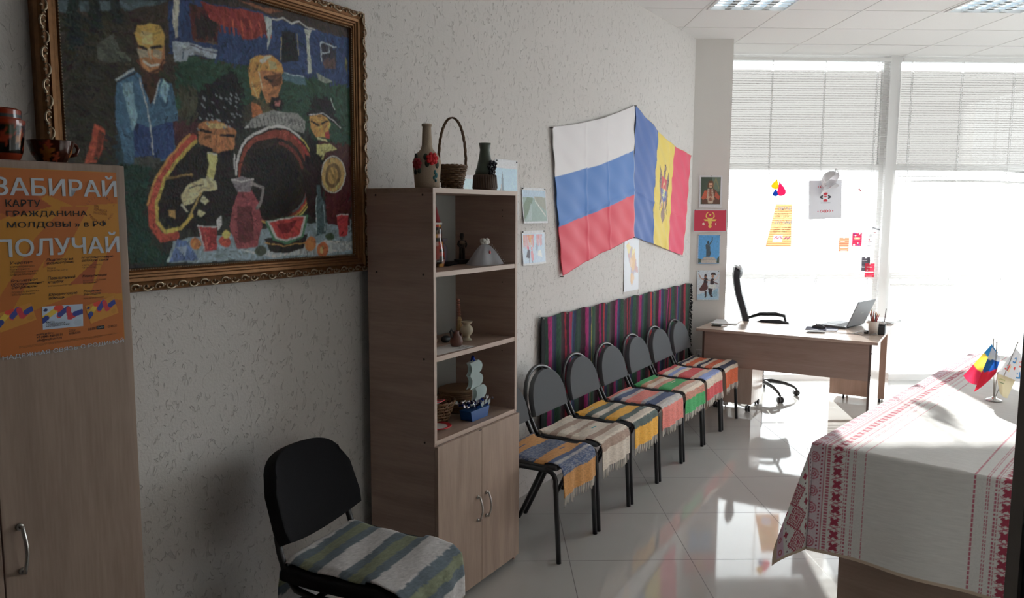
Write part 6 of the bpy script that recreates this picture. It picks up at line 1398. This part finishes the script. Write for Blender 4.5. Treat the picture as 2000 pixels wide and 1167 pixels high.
def table_cloth(name, label, y0, L, ovf, far, seed, dv_, lift):
    t = thing(name, label, 'tablecloth', TP(0, y0) if not far else TP(TW, y0+L), TAN if not far else TAN+math.pi, 'white cloths with red woven borders')
    ov = .325; us = np.concatenate([np.arange(-ov, .215, .0034), np.linspace(.225, TW-.225, 12), np.arange(TW-.215, TW+.002, .0034), np.linspace(TW+.012, TW+ov, 36)])
    vs2 = np.concatenate([np.arange(-ovf, L, dv_), [L]]); U, V = np.meshgrid(us, vs2)
    a = np.maximum(0, -U); a2 = np.maximum(0, U-TW); A = np.maximum(a, a2); b = np.maximum(0, -V); H_ = .757+lift
    r = np.hypot(A, b); ph_ = np.arctan2(b, np.maximum(A, 1e-9)); side = np.where(a2 > 0, 1.0, -1.0)
    rad = .012
    drop = np.where(r < rad*1.57, rad*(1-np.cos(np.minimum(r/rad, 1.57))), r-rad*.57)
    out = np.where(r < rad*1.57, rad*np.sin(np.minimum(r/rad, 1.57)), rad)
    fold = np.where((A > 0) & (b > 0), np.sin(2*ph_)**2, 0.0); fl2 = .05+.13*fold
    ext = np.maximum(0, r-rad*1.57)
    out = out+ext*fl2; drop = drop-ext*(1-np.sqrt(1-np.minimum(.9, fl2)**2))
    wav = np.maximum(0, r-.04)*(.035*np.sin(V*13+seed)*(A > 0)*(b == 0)+.030*np.sin(U*15+seed*2)*(b > 0)*(A == 0))
    out = out+wav
    # the corner cloth turns from hanging on one side to hanging on the other
    al = ph_; dx = np.where(A > 0, np.cos(al)*side, 0.0); dy = np.where(b > 0, -np.sin(al), 0.0); dx = np.where((A > 0) & (b == 0), side, dx); dy = np.where((b > 0) & (A == 0), -1.0, dy)
    swing = np.where((A > 0) & (b > 0), np.sin(2*ph_)**3, 0)*ext*.30
    X = np.clip(U, 0, TW)+dx*out+swing*(-dy)*side*.6; Y = np.maximum(V, 0)+dy*out; Z = H_-drop+.0012*np.sin(U*40+V*9)*(r == 0)
    un = np.where(U > TW/2, TW-U, U); col = cloth_col(un, V+.03); rngc = np.random.default_rng(seed); col = np.clip(col*(1+.03*rngc.normal(size=U.shape))[..., None], .01, .93)
    em_ = (b > ovf-.012); col[em_] = np.array(CBE)
    nv, nu = U.shape; i = np.arange((nv-1)*(nu-1)); bb = (i//(nu-1))*nu+i % (nu-1); F = np.stack([bb, bb+1, bb+nu+1, bb+nu], -1)
    qmesh('cloth', np.stack([X, Y, Z], -1).reshape(-1, 3), F, col.reshape(-1, 3), vcol('linen table cloth', .9, .35, 600, .15, .1), t)
    return t
table_cloth('tablecloth', 'white tablecloth with red diamond borders on the near table, its corner hanging in a fold', 0, 1.405, .455, False, 1, .0036, .003)
table_cloth('tablecloth', 'white red-bordered tablecloth on the farther table, towards the window', 1.395, 1.415, .30, True, 5, .006, 0)
# little flags
fs = thing('flag_stand', 'chrome desk stand with four small flags on the farther part of the long table', 'flag stand', TP(.40, 1.315, .762), R(-33.5))
MB().lathe([(.001, 0), (.036, 0), (.037, .004), (.030, .008), (.012, .013), (.010, .020), (.001, .021)], 28).build('base', M_chrome, fs)
def px(x, y): return ((x-1945)/386, (783-y)/386)
M_mini = vcol('small satin flag', .6, .1, 500, .25, .2, .45)
def mini(top, y, cs, ras, ph_):
    tx, tz = px(*top); pl_ = MB().tube([(tx*.05, 0, .012), (tx, y, tz)], .0022, 7); pl_.ball((tx, y, tz), .004, n=7, k=5); pole = pl_.build('pole', M_steel, fs)
    (lx, lz), (rx, rz), (ux, uz), (vx, vz) = [px(*c) for c in cs]
    ras.mesh('flag', M_mini, lambda u, v: ((lx*(1-u)+rx*u)*(1-v)+(vx*(1-u)+ux*u)*v, y-.004-.009*np.sin(u*6+ph_)*(1-.3*v)-.02*(1-v)*0, (lz*(1-u)+rz*u)*(1-v)+(vz*(1-u)+uz*u)*v-.012*np.sin(np.pi*u)*(1-v)), pole)
MB_, MY, MR = S(50, 130, 190, 1.2), S(236, 200, 80, 1.2), S(200, 50, 80, 1.2)
q = Ras(24, 30, 1, 1, MB_); q.poly([(0, 0), (1, 0), (1, .38), (0, .36)], MR); q.poly([(0, .36), (1, .38), (1, .78), (0, .74)], MY); mini((1937, 664), .012, ((1891, 741), (1915, 757), (1946, 690), (1935, 674)), q, 0)
q = Ras(24, 30, 1, 1, S(200, 205, 215, 1.2)); q.poly([(0, 0), (1, 0), (1, .36), (0, .46)], S(190, 40, 60, 1.2)); q.poly([(0, .46), (1, .36), (1, .8), (0, .74)], S(30, 80, 160, 1.2)); mini((1943, 669), -.008, ((1911, 769), (1946, 727), (1951, 700), (1936, 678)), q, 1.5)
q = Ras(36, 40, 1, 1, S(214, 214, 216, 1.2)); BLc, RDc, YLc = S(40, 120, 180, 1.2), S(220, 70, 60, 1.2), S(236, 190, 90, 1.2)
for u, v, c in ((.36, .70, BLc), (.15, .36, RDc), (.82, .66, RDc), (.72, .24, BLc)): q.line([(u, v-.10), (u+.13, v-.10), (u+.13, v+.10)], .05, c); q.ell(u+.02, v+.04, .03, .03, c); q.line([(u+.2, v-.12), (u+.2, v+.08)], .03, YLc)
q.ell(.55, .42, .05, .05, RDc); mini((1977, 667), .018, ((1947, 730), (1991, 742), (1984, 690), (1975, 680)), q, 3)
q = Ras(20, 24, 1, 1, S(226, 214, 180, 1.2)); q.line([(.1, .75), (.5, .8)], .04, S(190, 190, 120, 1.2)); q.line([(.15, .6), (.4, .62)], .05, S(110, 130, 90, 1.2)); mini((1948, 727), -.016, ((1953, 763), (1967, 773), (1977, 737), (1946, 728)), q, 2)
